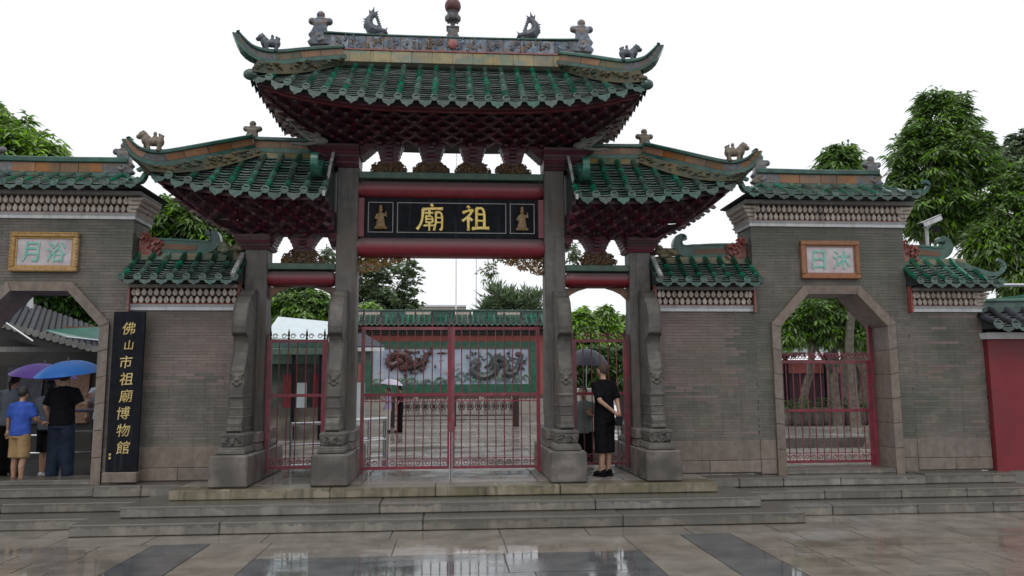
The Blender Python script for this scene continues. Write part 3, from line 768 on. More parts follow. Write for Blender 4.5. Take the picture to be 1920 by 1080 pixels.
# name board
nb = part('name_board', MB().box(-1.376, 1.376, -.09, .09, 4.10, 4.77), m_board, gate)
for s in (-1, 1): part('red_board_frame', MB().box(*sorted((s*1.466, s*1.378)), -.12, .12, 4.13, 4.75), m_red, gate)
def thinframe(x0, x1, z0, z1, y, w=.012):
    mb = MB(); mb.box(x0, x1, y-.006, y, z0, z0+w); mb.box(x0, x1, y-.006, y, z1-w, z1); mb.box(x0, x0+w, y-.006, y, z0+w, z1-w); mb.box(x1-w, x1, y-.006, y, z0+w, z1-w); return mb
for a, b in ((-1.32, -.925), (-.865, .865), (.925, 1.32)):
    part('border_line', thinframe(a, b, 4.20, 4.69, -.0905), m_line, nb)
def glyph(strokes, cx, cz, sc, y, parent, r=.034):
    mb = MB()
    for st_ in strokes:
        k = st_[0] if isinstance(st_[0], (int, float)) else 1; pts = st_[1:] if isinstance(st_[0], (int, float)) else st_
        P = [Vector((cx+(a-.5)*sc, y, cz+(.5-b)*sc)) for a, b in pts]; P = smoothc(P, 2) if len(P) > 2 else resample(P, 4)
        n = len(P); rs = [r*sc*k*(1.12-.42*math.sin(PI*i/(n-1))*.6-.12*i/(n-1)) for i in range(n)]
        mb.tube([P[0]+(P[0]-P[1]).normalized()*r*sc*.5]+P, [rs[0]*.35]+rs, 8, flat=(1,.45,1))
    mb.sm = True
    return part('gilt_character', mb, m_gold, parent)
ZU = [[.22,.06],[.30,.13]], [[.05,.30],[.30,.20],[.42,.20]], [[.40,.20],[.28,.42],[.02,.62]], [[.24,.46],[.25,.98]], [[.28,.50],[.40,.60]], \
     [[.55,.14],[.55,.86]], [[.55,.14],[.84,.12],[.84,.86]], [.8,[.55,.36],[.84,.36]], [.8,[.55,.60],[.84,.60]], [1.15,[.40,.90],[.70,.87],[1.02,.88]]
MIAO = [[.52,.0],[.58,.09]], [1.1,[.20,.20],[.55,.16],[.95,.16]], [[.22,.20],[.20,.50],[.14,.75],[.0,.95]], \
     [.7,[.30,.33],[.60,.32]], [.7,[.45,.24],[.45,.42]], [.7,[.33,.45],[.33,.68]], [.7,[.33,.45],[.57,.45],[.57,.68]], [.6,[.33,.56],[.57,.56]], [.7,[.33,.68],[.57,.68]], \
     [.7,[.26,.80],[.63,.79]], [.7,[.45,.68],[.45,1.0]], [.8,[.69,.30],[.69,.70],[.62,.98]], [.8,[.69,.30],[.92,.30],[.92,.80],[.90,.98],[.83,.92]], [.6,[.70,.50],[.92,.50]], [.6,[.70,.68],[.92,.68]]
def strokes(L): return [list(s_) for s_ in L]
glyph([s_ if isinstance(s_[0], (int, float)) else [1]+list(s_) for s_ in strokes(ZU)], .37, 4.445, .43, -.105, nb, .062)
glyph([s_ if isinstance(s_[0], (int, float)) else [1]+list(s_) for s_ in strokes(MIAO)], -.335, 4.445, .43, -.105, nb, .062)
for s in (-1, 1):          # small gilt figures in the end panels
    f_ = MB(); X = s*1.12
    f_.ell((X, -.12, 4.56), (.035,.03,.04)); f_.loft([(X,-.115,4.28,.085,.03),(X,-.12,4.36,.07,.035),(X,-.12,4.45,.055,.035),(X,-.12,4.51,.045,.03)], 10)
    f_.tube([(X-.05,-.12,4.49),(X-.085,-.13,4.42),(X-.03,-.145,4.40)], [.02,.018,.014], 6); f_.tube([(X+.05,-.12,4.49),(X+.09,-.13,4.44),(X+.08,-.13,4.54)], [.02,.016,.012], 6)
    f_.ell((X, -.12, 4.61), (.03,.025,.03)); f_.box(X-.10, X+.10, -.13, -.092, 4.25, 4.285)
    organic(f_, 'gilt_relief_figure', m_giltmid, nb, .009, 1)

# carved brackets beneath the beams
def sp_shape(s, x_in, x_out, ztop, hh):
    return lambda x, z: (ztop-z) < hh*max(.12, (abs(x)-x_in)/(x_out-x_in))**.8
for s in (-1, 1):
    scroll_carving(gate, *sorted((s*.66, s*1.467)), 3.55, 3.815, -.0, m_giltmid, 'carved_spandrel', sp_shape(s, .66, 1.467, 3.815, .27), 1.6, .011)
    for xa, xb in ((1.81, 2.16), (2.82, 2.47)):
        P = [(xa, 3.335), (xb, 3.335), (xb+(xa-xb)*.35, 3.30), (xb+(xa-xb)*.7, 3.24), (xa, 3.14)]
        part('side_spandrel', MB().prism([(s*a, b) for a, b in P], -.03, .03), m_brown, gate)

# gilt carved footings and bells under the big roof
def foot_shape(xc, z0, w, h): return lambda x, z: abs(x-xc) < w/2*(1-.45*max(0, (z-z0)/h)**2)
for xc in (-1.0, -.335, .33, .98):
    scroll_carving(gate, xc-.29, xc+.29, 5.17, 5.34, -.10, m_giltdull, 'carved_bracket_foot', foot_shape(xc, 5.17, .58, .17), 2.6, .012)
    part('bracket_foot_block', MB().frust(xc-.25, xc+.25, -.09, .08, 5.168, xc-.17, xc+.17, -.08, .08, 5.33), m_brown, gate)
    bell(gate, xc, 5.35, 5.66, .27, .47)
for s in (-1, 1):
    xc = s*2.32
    scroll_carving(gate, xc-.32, xc+.32, 3.70, 3.90, -.10, m_giltdull, 'carved_bracket_foot', foot_shape(xc, 3.70, .64, .2), 2.0, .012)
    part('bracket_foot_block', MB().frust(xc-.24, xc+.24, -.09, .12, 3.698, xc-.13, xc+.13, -.08, .12, 3.90), m_brown, gate)
    bell(gate, xc, 3.92, 4.20, .28, .60)
    for xq, w in ((1.86, .16), (2.78, .20)):                     # half bells against the pillars
        mb = MB(); X = s*xq
        for i in range(5):
            a = w*(i+1)/5; mb.frust(X-a/2, X+a/2, -.16, .16, 3.95+i*.045, X-a*.6, X+a*.6, -.18, .18, 3.99+i*.045)
        part('bracket_bell', mb, m_brk, gate)
    X = s*1.50; mb = MB()
    for i in range(5): a = .04+.05*i; mb.frust(*sorted((s*1.466, s*(1.466-a))), -.16, .16, 5.40+i*.045, *sorted((s*1.466, s*(1.466-a-.04))), -.18, .18, 5.44+i*.045)
    part('bracket_bell', mb, m_brk, gate)
# ---- main roof
zeM = lambda x: 5.85+.33*(abs(x)/2.85)**3.2
main = Roof(gate, 'main_roof', -2.85, 2.85, -.16, -1.45, 6.86, zeM, -1.8, 1.8, sag=.0, ycen=-.22, sp=.262, br=.052, barrel_n=5, rowL=.092)
K = 8
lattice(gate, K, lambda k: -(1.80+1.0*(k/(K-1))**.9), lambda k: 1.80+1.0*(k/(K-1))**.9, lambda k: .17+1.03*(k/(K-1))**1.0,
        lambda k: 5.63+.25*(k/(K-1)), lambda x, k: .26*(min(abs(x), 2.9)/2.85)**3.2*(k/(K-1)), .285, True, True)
for s in (-1, 1):   # bracket stack over the inner pillars, stepping outwards
    mb = MB()
    for i in range(7):
        a = i/6; xo = 1.80+.42*a; mb.frust(*sorted((s*1.46, s*xo)), -.2-.10*a, .2+.1*a, 5.22+i*.05, *sorted((s*1.46, s*(xo+.08))), -.23-.1*a, .23+.1*a, 5.262+i*.05)
    part('pillar_bracket', mb, m_brk, gate)
fa = MB(); P = [Vector((x, -1.30, zeM(x)-.05)) for x in np.linspace(-2.78, 2.78, 30)]
part('eave_fascia', band(P, 0, .06, .05), m_brk, gate)
fa = [Vector((x, -1.22, zeM(x)-.075)) for x in np.linspace(-2.7, 2.7, 30)]
part('eave_purlin', band(fa, 0, .05, .05), m_red, gate)
for s in (-1, 1):
    P = [Vector((s*2.78, y, zeM(2.78)-.05)) for y in np.linspace(-1.30, .9, 12)]
    part('eave_fascia', band(P, 0, .06, .05), m_brk, gate)
    sd_ = [Matrix.Translation((s*2.86, y, zeM(2.85)-.01)) @ Matrix.Rotation(PI/2, 4, 'Z') for y in np.linspace(-1.3, .9, 11)]
    part('side_drip_tiles', joined(drip_tile(.2, .11), sd_), m_drip, gate, kind='stuff')
# lower yellow ridge with scalloped foot
low = part('lower_ridge', MB().frust(-2.0, 2.0, -.17, .17, 7.0, -1.95, 1.95, -.10, .10, 7.20), m_yel, gate)
for i in range(12):
    a = -1.98+i*.33; part('ridge_panel', MB().frust(a+.004, a+.326, -.185, -.16, 6.97, a+.004, a+.326, -.118, -.10, 7.185), m_yel, low)
part('red_fillet', MB().box(-2.0, 2.0, -.13, .13, 7.19, 7.215), m_redstr, low)
rt = lambda x: 7.475+.03*(abs(x)/2.1)**3
ub = part('upper_ridge', MB().box(-2.0, 2.0, -.075, .075, 7.213, 7.45), m_blue, gate)
for i in range(14):
    a = -1.96+i*.28; o_ = part('ridge_panel', MB().box(a+.004, a+.276, -.092, -.07, 7.225, 7.44), m_blue, ub)
    fm = MB(); rr = random.Random(i)
    for q in range(7):
        fx_, fz_ = a+rr.uniform(.03,.25), rr.uniform(7.25,7.40); fm.ell((fx_, -.098, fz_), (rr.uniform(.012,.03), .02, rr.uniform(.02,.05)), 7, 4)
        fm.ell((fx_, -.105, fz_+.045), (.013,.013,.015), 6, 4)
    part('ridge_relief', fm, [m_fig, m_blue, m_figb][i % 3], ub)
part('ridge_cap', band([Vector((x, 0, rt(x)-.03)) for x in np.linspace(-2.08, 2.08, 25)], 0, .035, .21), m_ggrn, ub, bevel=.01)
md = MB(); md.ell((0, -.11, 7.34), (.085,.03,.085), 14, 8); part('sun_medallion', md, m_redstr, ub, smooth=True)
# pearl on its lotus stand
pst = MB(); pst.box(-.10,.10,-.09,.09,7.47,7.52); pst.box(-.085,.085,-.08,.08,7.52,7.64); pst.box(-.105,.105,-.09,.09,7.64,7.67)
pst.loft([(0,0,7.67,.05,.05),(0,0,7.72,.035,.035),(0,0,7.75,.05,.05),(0,0,7.80,.11,.11),(0,0,7.86,.12,.12),(0,0,7.90,.08,.08),(0,0,7.95,.10,.10)], 12)
pe = part('pearl_stand', pst, m_fig, gate, bevel=.006)
for k in range(8):
    a = k*PI/4; part('lotus_petal', MB().ell((.105*math.cos(a), .105*math.sin(a), 7.83), (.03,.03,.06), 7, 5), m_fig, pe)
part('ridge_pearl', MB().ell((0, 0, 8.045), (.135,.135,.135), 24, 16), m_pearl, gate, smooth=True)
for s in (-1, 1):
    finial(gate, s*2.13, 0, 7.29, s, .62, m_blue)
    dragon_fish(gate, s*1.27, 0, rt(1.27), -s, .52)
    H = main.hip(s, 9, .06)
    tip = [H[-1]+Vector((s*.10, -.08, .02)), H[-1]+Vector((s*.22, -.16, .16)), H[-1]+Vector((s*.27, -.19, .36))]
    start = [Vector((s*1.62, -.10, 7.00))]
    HP = [Vector((s*a, b, c)) for a, b, c in ((1.72,-.28,6.95),(2.2,-.75,6.69),(2.58,-1.12,6.46),(2.80,-1.38,6.39),(2.96,-1.50,6.47),(3.05,-1.53,6.62),(3.10,-1.54,6.74))]
    ridge(gate, HP, .215, .13, 5, [m_ochre, m_ochre, m_yel, m_fig, m_fig], None, .66, 'hip_ridge')
    saddle(gate, H, HP[:4], m_rub)
    q = HP[2].lerp(HP[3], .35)+Vector((0, 0, .195)); lion(gate, q.x, q.y, q.z, s, .30)
    cr = H[-1]; mb = MB(); mb.ell((cr.x, cr.y-.02, cr.z-.06), (.10,.08,.08)); part('corner_tile', mb, m_drip, gate, smooth=True)

# ---- side roofs
for s in (-1, 1):
    zeS = lambda x: 4.55+.28*(max(0, abs(x)-2.4)/1.95)**2.2
    x0, x1 = (1.86, 4.30)
    if s > 0: rf = Roof(gate, 'side_roof', x0, x1, -.14, -1.1, 5.36, zeS, None, 3.05, sag=.025, sp=.28, br=.054, barrel_n=4, rowL=.092)
    else: rf = Roof(gate, 'side_roof', -x1, -x0, -.14, -1.1, 5.36, zeS, -3.05, None, sag=.025, sp=.28, br=.054, barrel_n=4, rowL=.092)
    K2 = 6
    if s > 0: xl_, xr_ = (lambda k: 1.83), (lambda k: 3.22+1.0*(k/(K2-1)))
    else: xl_, xr_ = (lambda k: -3.22-1.0*(k/(K2-1))), (lambda k: -1.83)
    lattice(gate, K2, xl_, xr_, lambda k: .17+.71*(k/(K2-1)), lambda k: 4.15+.37*(k/(K2-1)),
            lambda x, k: .26*(max(0, abs(x)-2.4)/1.95)**2.2*(k/(K2-1)), .27, s < 0, s > 0)
    mb = MB()
    for i in range(5):
        a = i/4; mb.frust(*sorted((s*2.80, s*(3.2+.12*a))), -.2-.06*a, .2+.06*a, 3.90+i*.045, *sorted((s*2.76, s*(3.25+.12*a))), -.22-.06*a, .22+.06*a, 3.94+i*.045)
    part('pillar_bracket', mb, m_brk, gate)
    P = [Vector((s*x, -1.0, zeS(x)-.06)) for x in np.linspace(1.9, 4.2, 20)]
    part('eave_fascia', band(P, 0, .055, .05), m_brk, gate)
    P = [Vector((s*4.22, y, zeS(4.22)-.06)) for y in np.linspace(-1.0, .9, 8)]
    part('eave_fascia', band(P, 0, .055, .05), m_brk, gate)
    # level ridge by the tall bay
    ridge(gate, [Vector((s*1.95, -.02, 5.46)), Vector((s*2.5, -.02, 5.46)), Vector((s*3.12, -.02, 5.47))], .25, .14, 3, m_ochre, None, None, 'side_ridge')
    part('lower_ridge', MB().frust(*sorted((s*1.87, s*3.1)), -.17, .12, 5.36, *sorted((s*1.87, s*3.1)), -.10, .10, 5.465), m_yel, gate)
    # long hip running out to the horn
    H = rf.hip(s, 9, .06)
    tip = [H[-1]+Vector((s*.12, -.06, .02)), H[-1]+Vector((s*.27, -.10, .13)), H[-1]+Vector((s*.36, -.12, .32))]
    HP = [Vector((s*a, b, c)) for a, b, c in ((3.12,-.10,5.50),(3.49,-.45,5.29),(3.89,-.8,5.07),(4.20,-1.1,4.90),(4.41,-1.25,4.93),(4.54,-1.3,5.06),(4.60,-1.3,5.24))]
    ridge(gate, HP, .235, .14, 6, [m_ochre, m_ochre, m_ochre, m_ochre, m_fig, m_ochre], None, .70, 'hip_ridge')
    saddle(gate, H, HP[:5], m_rub)
    finial(gate, s*3.15, -.02, 5.55, s, .47, m_figb)
    q = HP[3].lerp(HP[4], .3)+Vector((0, 0, .215)); lion(gate, q.x, q.y-.01, q.z, s, .33, m_figb)
    # white verge board and curl closing the roof at the tall pillar
    P = [Vector((s*1.87, -.15, 5.50)), Vector((s*1.87, -.55, 5.12)), Vector((s*1.86, -.9, 4.70)), Vector((s*1.86, -1.16, 4.52))]
    mbv = MB()
    for a, b in zip(smoothc(P), smoothc(P)[1:]): mbv.add([a, a+Vector((-s*.04,0,0)), b+Vector((-s*.04,0,0)), b, a+Vector((0,0,.06)), a+Vector((-s*.04,0,.06)), b+Vector((-s*.04,0,.06)), b+Vector((0,0,.06))], [(0,1,2,3),(4,5,6,7),(0,3,7,4),(1,2,6,5),(0,1,5,4),(2,3,7,6)])
    part('verge_board', mbv, m_verge, gate)
    curl(gate, [Vector((s*2.00, -.55, 5.14)), Vector((s*2.0, -.80, 4.96)), Vector((s*2.0, -.98, 4.90)), Vector((s*2.0, -1.06, 5.0)), Vector((s*2.0, -1.05, 5.14)), Vector((s*2.0, -.96, 5.18))], .16, .13, m_ggrn, 'verge_curl')
    # dragon tail scroll reaching out of the level ridge under the big bracket
    tl = MB()
    for k in range(5):
        a = k*.07; tl.tube([(s*(2.05), -.30, 5.62+k*.02), (s*(2.2+a*.6), -.34, 5.60+a), (s*(2.35+a), -.36, 5.70+a*1.1), (s*(2.42+a*1.1), -.36, 5.80+a)], [.03,.028,.02,.008], 6)
    tl.ell((s*2.05, -.30, 5.60), (.12,.06,.07)); tl.tube([(s*2.1,-.33,5.56),(s*2.3,-.36,5.52),(s*2.45,-.36,5.54),(s*2.5,-.36,5.50)], [.03,.028,.02,.01], 6)
    part('dragon_scroll', tl, m_greybd, gate)

# ================================================================== BRICK WALLS
brick_me = {}
def brick_mesh(m):
    if m.name not in brick_me:
        mb = MB().frust(0,1,0,.09,0, 0,1,0,.09,1); me, _ = mb.mesh('brick', m); brick_me[m.name] = me
    return brick_me[m.name]
def brickwork(parent, x0, x1, z0, z1, yf, m, hole=None, course=.047, L=.275, alt=None, lim=298):
    n = round((z1-z0)/course); c = (z1-z0)/n; cnt = 0; more = []
    me = brick_mesh(m)
    for r in range(n):
        za = z0+r*c; zm = za+c/2; segs = [(x0, x1)]
        if hole:
            h = hole(zm)
            if h: segs = [(x0, h[0]), (h[1], x1)]
        for a, b in segs:
            x = a-(L/2 if r % 2 else 0)-R_.uniform(0, .11)
            while x < b-.01:
                p, q = max(x, a), min(x+L, b); x += L
                if q-p < .03: continue
                p1 = p+(.0 if p == a else .0013); q1 = q-(.0 if q == b else .0013); M = Matrix.Translation((p1, yf+R_.uniform(0, .004), za+.002)) @ Matrix.Diagonal((q1-p1, 1, c-.004, 1))
                mm = me if not alt or R_.random() > alt(x, zm) else brick_mesh(m_brickp)
                if cnt < lim: inst('brick', mm, parent, M); cnt += 1
                else: more.append(M)
    if more: part('small_bricks', joined(MB().frust(0,1,0,.09,0,0,1,0,.09,1), more), m, parent, kind='stuff')
def petals(parent, x0, x1, z0, z1, yf, rows=2, sp=.088):
    "cream pierced cornice of leaf-shaped cups"
    h = (z1-z0)/rows; n = max(1, round((x1-x0)/sp)); sp = (x1-x0)/n
    w = sp*.80
    P = [(0, -h*.5), (w*.30, -h*.40), (w*.5, -h*.05), (w*.34, h*.22), (w*.16, h*.34), (w*.12, h*.5), (-w*.12, h*.5), (-w*.16, h*.34), (-w*.34, h*.22), (-w*.5, -h*.05), (-w*.30, -h*.40)]
    me, _ = MB().prism(P, 0, .07).mesh('cornice_cup', m_petal)
    for r in range(rows):
        for i in range(n + (1 if r % 2 else 0)):
            xx = x0+(i+.5)*sp-(sp/2 if r % 2 else 0)
            inst('cornice_cup', me, parent, Matrix.Translation((min(max(xx, x0+w/2), x1-w/2), yf-.03*(rows-1-r if 0 else r)*1.0, z0+h*(r+.5))))
def cornice(parent, x0, x1, zw, zp0, zp1, zb, yf, thick, ends=(True, True), cham=.10):
    "white moulding, cup band, grey eave board"
    def xe(o): return x0-(o if ends[0] else 0), x1+(o if ends[1] else 0)
    a, b = xe(.03); a2, b2 = xe(.07)
    mb = MB().box(a, b, yf-.03, yf+thick+.03, zw, zw+.045); mb.frust(a, b, yf-.03, yf+thick+.03, zw+.045, a2, b2, yf-.07, yf+thick+.07, zp0-.006)
    part('white_moulding', mb, m_white, parent)
    a, b = xe(-.02)
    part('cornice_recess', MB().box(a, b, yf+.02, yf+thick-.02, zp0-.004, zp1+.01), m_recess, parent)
    petals(parent, x0+.02, x1-.02, zp0+.012, zp1, yf-.045)
    part('red_fillet', MB().box(x0, x1, yf-.05, yf+.02, zp0-.002, zp0+.012), m_redstr, parent)
    for e, X, sg in ((ends[0], x0, -1), (ends[1], x1, 1)):
        if not e: continue
        c = MB()
        for i in range(4):
            o = .03+.035*i; za = zp0+(zp1-zp0)*i/4; zb_ = zp0+(zp1-zp0)*(i+1)/4-.01
            c.frust(*sorted((X-sg*.06, X+sg*o)), yf-.05-.01*i, yf+thick+.05, za, *sorted((X-sg*.06, X+sg*(o+.03))), yf-.06-.01*i, yf+thick+.05, zb_)
        part('cornice_corner', c, m_petal, parent, bevel=.01)
    a, b = xe(.16)
    part('eave_board', MB().frust(*xe(.13), yf-.165, yf+thick+.12, zp1+.006, *xe(.14), yf-.17, yf+thick+.13, zb), m_greybd, parent)

YF = -.25; TH = .6
OCT = [(-1.02, .40), (-1.02, 2.76), (-.46, 3.36), (.46, 3.36), (1.02, 2.76), (1.02, .40)]
def tower(cx, side, label, mside):
    x0, x1 = cx-1.28, cx+1.28
    t = thing('doorway_wall', label, 'wall', (cx, .05, .4))
    zt = 4.33
    outer = [(x0+.004, .41), (x0+.004, zt), (x1-.004, zt), (x1-.004, .41)]+[(cx+a, max(b, .41)) for a, b in reversed(OCT)]
    part('wall_core', MB().prism(outer, YF+.010, YF+TH), m_mortar, t)
    def hole(z):
        if z > 3.36: return None
        w = 1.02 if z < 2.76 else 1.02-(z-2.76)/.60*.56
        return (cx-w, cx+w)
    brickwork(t, x0, x1, .93, zt-.002, YF, m_brick, hole)
    # side faces in brick too
    for X, sg in ((x0, -1), (x1, 1)):
        me = brick_mesh(m_brick)
        if (X > 0) == (sg > 0) and True: continue
        mats = []
        for r in range(int((zt-3.3)/.056)):
            y = YF+.09-(.12 if r % 2 else 0)
            while y < YF+TH-.02:
                p, q = max(y, YF+.092), min(y+.255, YF+TH); y += .255
                if q-p < .03: continue
                mats.append(Matrix.Translation((X+(.0 if sg > 0 else -.0), p+.003, 3.3+r*.056+.003)) @ Matrix.Diagonal((sg*-.08-sg*-.084, q-p-.006, .05, 1)))
        bx = MB().box(0,1,0,1,0,1); part('end_bricks', joined(bx, mats), m_brick, t, kind='stuff')
    # base stones
    for a, b in ((x0, cx-1.02), (cx+1.02, x1)):
        part('base_stone', MB().box(a+.002, b-.002, YF-.012, YF+.1, .41, .63), m_frame, t, bevel=.008)
        part('base_stone', MB().box(a+.002, b-.002, YF-.008, YF+.1, .634, .928), m_frame, t, bevel=.008)
    # octagonal granite frame
    fw = .125; ins = [(-1.02+fw, .40), (-1.02+fw, 2.71), (-.41, 3.235), (.41, 3.235), (1.02-fw, 2.71), (1.02-fw, .40)]
    y0, y1 = YF-.05, YF+TH+.02
    for k in range(5):
        (a, b), (c, d) = OCT[k], OCT[k+1]; (e, f), (g_, h) = ins[k], ins[k+1]
        if k in (0, 4):
            nb_ = 6
            for j in range(nb_):
                u0, u1 = j/nb_, (j+1)/nb_
                za, zb = b+(d-b)*u0, b+(d-b)*u1; zc, zd = f+(h-f)*u0, f+(h-f)*u1
                part('frame_stone', MB().prism([(cx+a, za+.002*(1 if d>b else -1)), (cx+a, zb-.002*(1 if d>b else -1)), (cx+e, zd-.002*(1 if h>f else -1)), (cx+e, zc+.002*(1 if h>f else -1))], y0, y1), m_frame, t, bevel=.006)
        else:
            part('frame_stone', MB().prism([(cx+a, b), (cx+c, d), (cx+g_, h), (cx+e, f)], y0-(.012 if k in (1,3) else 0), y1), m_frame, t, bevel=.006)
    part('door_sill', MB().box(cx-.89, cx+.89, YF-.04, YF+TH, .40, .475), m_step, t, bevel=.01)
    # cornice, tiles, ridge
    cornice(t, x0, x1, zt, 4.42, 4.67, 4.735, YF, TH)
    r = Roof(t, 'tile_roof', x0-.18, x1+.18, -.06, -.56, 5.03, lambda x: 4.755+.05*(abs(x-cx)/1.45)**4, x0+.25, x1-.25, sag=.015, sp=.235, br=.052, ycen=.05, barrel_n=2, rowL=.07, drip=.085)
    rg = ridge(t, [Vector((x0+.22, .02, 5.015)), Vector((cx, .02, 5.005)), Vector((x1-.22, .02, 5.015))], .345, .13, 6, m_ochre, None, None, 'ridge')
    for s in (-1, 1):
        if s*cx > 0 or True:
            H = r.hip(s, 5, .03); X = H[-1].x
            curl(t, [H[0], H[2], H[4], H[4]+Vector((s*.06, -.02, .04)), H[4]+Vector((s*.10, -.03, .14)), H[4]+Vector((s*.04, -.03, .20)), H[4]+Vector((-s*.03, -.02, .17))], .09, .10, m_ggrn, 'hip_curl')
            finial(t, (x0+.33 if s < 0 else x1-.33), .02, 5.10, s, .54, m_ggrn if 0 else m_fig)
    return t
twL = tower(-6.10, -1, 'grey brick wall with eight-sided doorway on the left, people with umbrellas passing through', 1)
twR = tower(6.10, 1, 'grey brick wall with eight-sided doorway on the right, closed by a crimson gate', -1)

def low_wall(x0, x1, label, m, ridge_pts, mask_at, alt=None, curl_side=None, fy=YF, extra_hip=False):
    t = thing('garden_wall', label, 'wall', ((x0+x1)/2, .05, .42))
    part('wall_core', MB().box(x0+.004, x1-.004, fy+.010, fy+TH, .42, 2.94), m_mortar, t)
    brickwork(t, x0, x1, .93, 2.94, fy, m, None, alt=alt)
    n = 2; w = (x1-x0)/n
    for i in range(n):
        part('base_stone', MB().box(x0+i*w+.002, x0+(i+1)*w-.002, fy-.012, fy+.1, .44, .62), m_frame, t, bevel=.008)
    part('base_stone', MB().box(x0+.002, x1-.002, fy-.008, fy+.1, .624, .928), m_frame, t, bevel=.008)
    ends = (abs(x0) > 8.3 or x0 < -8.3, x1 > 8.3)
    cornice(t, x0+.03, x1-.03, 2.945, 3.04, 3.27, 3.325, fy, TH, ends=ends)
    ov = .17 if ends[1] else 0
    r = Roof(t, 'tile_roof', x0+.01, x1-.01+ov, -.02, -.60, 3.80, lambda x: 3.35, None, (x1-.2) if ends[1] else None, sag=.03, sp=.235, br=.05, ycen=.05, barrel_n=3, rowL=.07, drip=.085)
    part('ridge_base', MB().frust(x0+.02, x1-.05, -.10, .16, 3.74, x0+.02, x1-.05, -.04, .12, 3.86), m_yel, t)
    P = ridge_pts
    N = 30; Q = resample(smoothc(P, 3), N); k = [(1-.6*max(0, (i/(N-1)-.5)/.5))*.8 for i in range(N)]
    rb = part('ridge', band(Q, 0, [.26*a for a in k], .15), m_ggrn, t, bevel=.02)
    n2 = int(N*.62)
    n2 = int(N*.5); part('ridge_panel', band(Q[:n2], .06, .145, .165), m_ochred, rb)
    part('ridge_moulding', band(Q, [.25*a for a in k], [.285*a for a in k], .19), m_ggrn, rb)
    # red stucco cloud mask where the ridge meets the taller wall
    mk = MB(); rr = random.Random(3); X, Z, sg = mask_at
    for i in range(26):
        a = rr.uniform(0, 1); b = rr.uniform(-1, 1); zz = Z+.10-.17*a+b*.10
        mk.tube([(X+sg*(.02+.30*a), -.04+rr.uniform(-.06,.02), zz), (X+sg*(.06+.30*a), -.08, zz+.05), (X+sg*(.10+.28*a), -.05, zz+.02)], [.025,.022,.012], 5)
    mk.box(*sorted((X, X+sg*.2)), -.06, .06, Z-.14, Z+.14)
    part('stucco_mask', mk, m_redstr, t)
    for X, e in ((x0, ends[0]), (x1, ends[1])):        # painted end strips of the cornice
        if e: continue
        sg = 1 if X == x0 else -1
        part('stucco_strip', MB().box(*sorted((X+sg*.002, X+sg*.035)), fy-.10, fy+.0, 2.93, 3.35), m_redstr, t)
    return t
def rp(xa, xb, up):
    s = 1 if xb > xa else -1
    return [Vector((xa, .03, 3.86)), Vector((xa+s*.5, .03, 3.855)), Vector((xb-s*.22, .03, 3.83)), Vector((xb+s*.0, .03, 3.86)), Vector((xb+s*.12, .03, 3.98)), Vector((xb+s*.13, .03, 4.12)), Vector((xb+s*.04, .03, 4.25)), Vector((xb-s*.10, .03, 4.24)), Vector((xb-s*.11, .03, 4.15))]
altL = lambda x, z: min(1, max(0, (z-1.75)/.35))
altR = lambda x, z: min(1, max(0, (4.75-x)/.25))*min(1, max(0, (z-1.5)/.4)) if z > 1.45 else .15
lwL = low_wall(-4.8195, -3.18, 'low brick wall behind the black upright signboard, left of the archway', m_brick, rp(-4.75, -3.72, 1), (-4.80, 3.95, 1), altL)
lwR = low_wall(3.18, 4.8195, 'low brick wall between the archway and the right doorway wall', m_brick, rp(4.75, 3.72, 1), (4.80, 3.95, -1), altR)
lwO = low_wall(7.3805, 8.62, 'low brick wall next to the red wall at the far right', m_brick, rp(7.45, 8.25, 1), (7.40, 3.95, 1), lambda x, z: .1)
# weathered broken stub of old ridge beside the outer pillars
for s, w_ in ((-1, lwL), (1, lwR)):
    mb = MB(); X = s*3.42
    for i in range(14):
        a = R_.uniform(-.2, .22); mb.ell((X+a, .0+R_.uniform(-.08,.08), 3.90+R_.uniform(-.04,.10)), (.07,.08,.05), 8, 5)
    organic(mb, 'weathered_ridge_stub', m_yel, w_, .018, 1)
    vb = MB(); a, b = Vector((s*3.215, -.62, 3.40)), Vector((s*3.215, -.10, 3.80)); vb.prism([(-.028,0),(.028,0),(.028,.07),(-.028,.07)], 0, 1, frame_y(a, b))
    part('verge_board', vb, m_verge, w_)
# outer small curls on the far right low wall
curl(lwO, [Vector((8.35,-.1,3.78)), Vector((8.6,-.3,3.62)), Vector((8.78,-.45,3.52)), Vector((8.88,-.5,3.60)), Vector((8.90,-.5,3.72)), Vector((8.80,-.48,3.78))], .09, .09, m_ggrn, 'hip_curl')

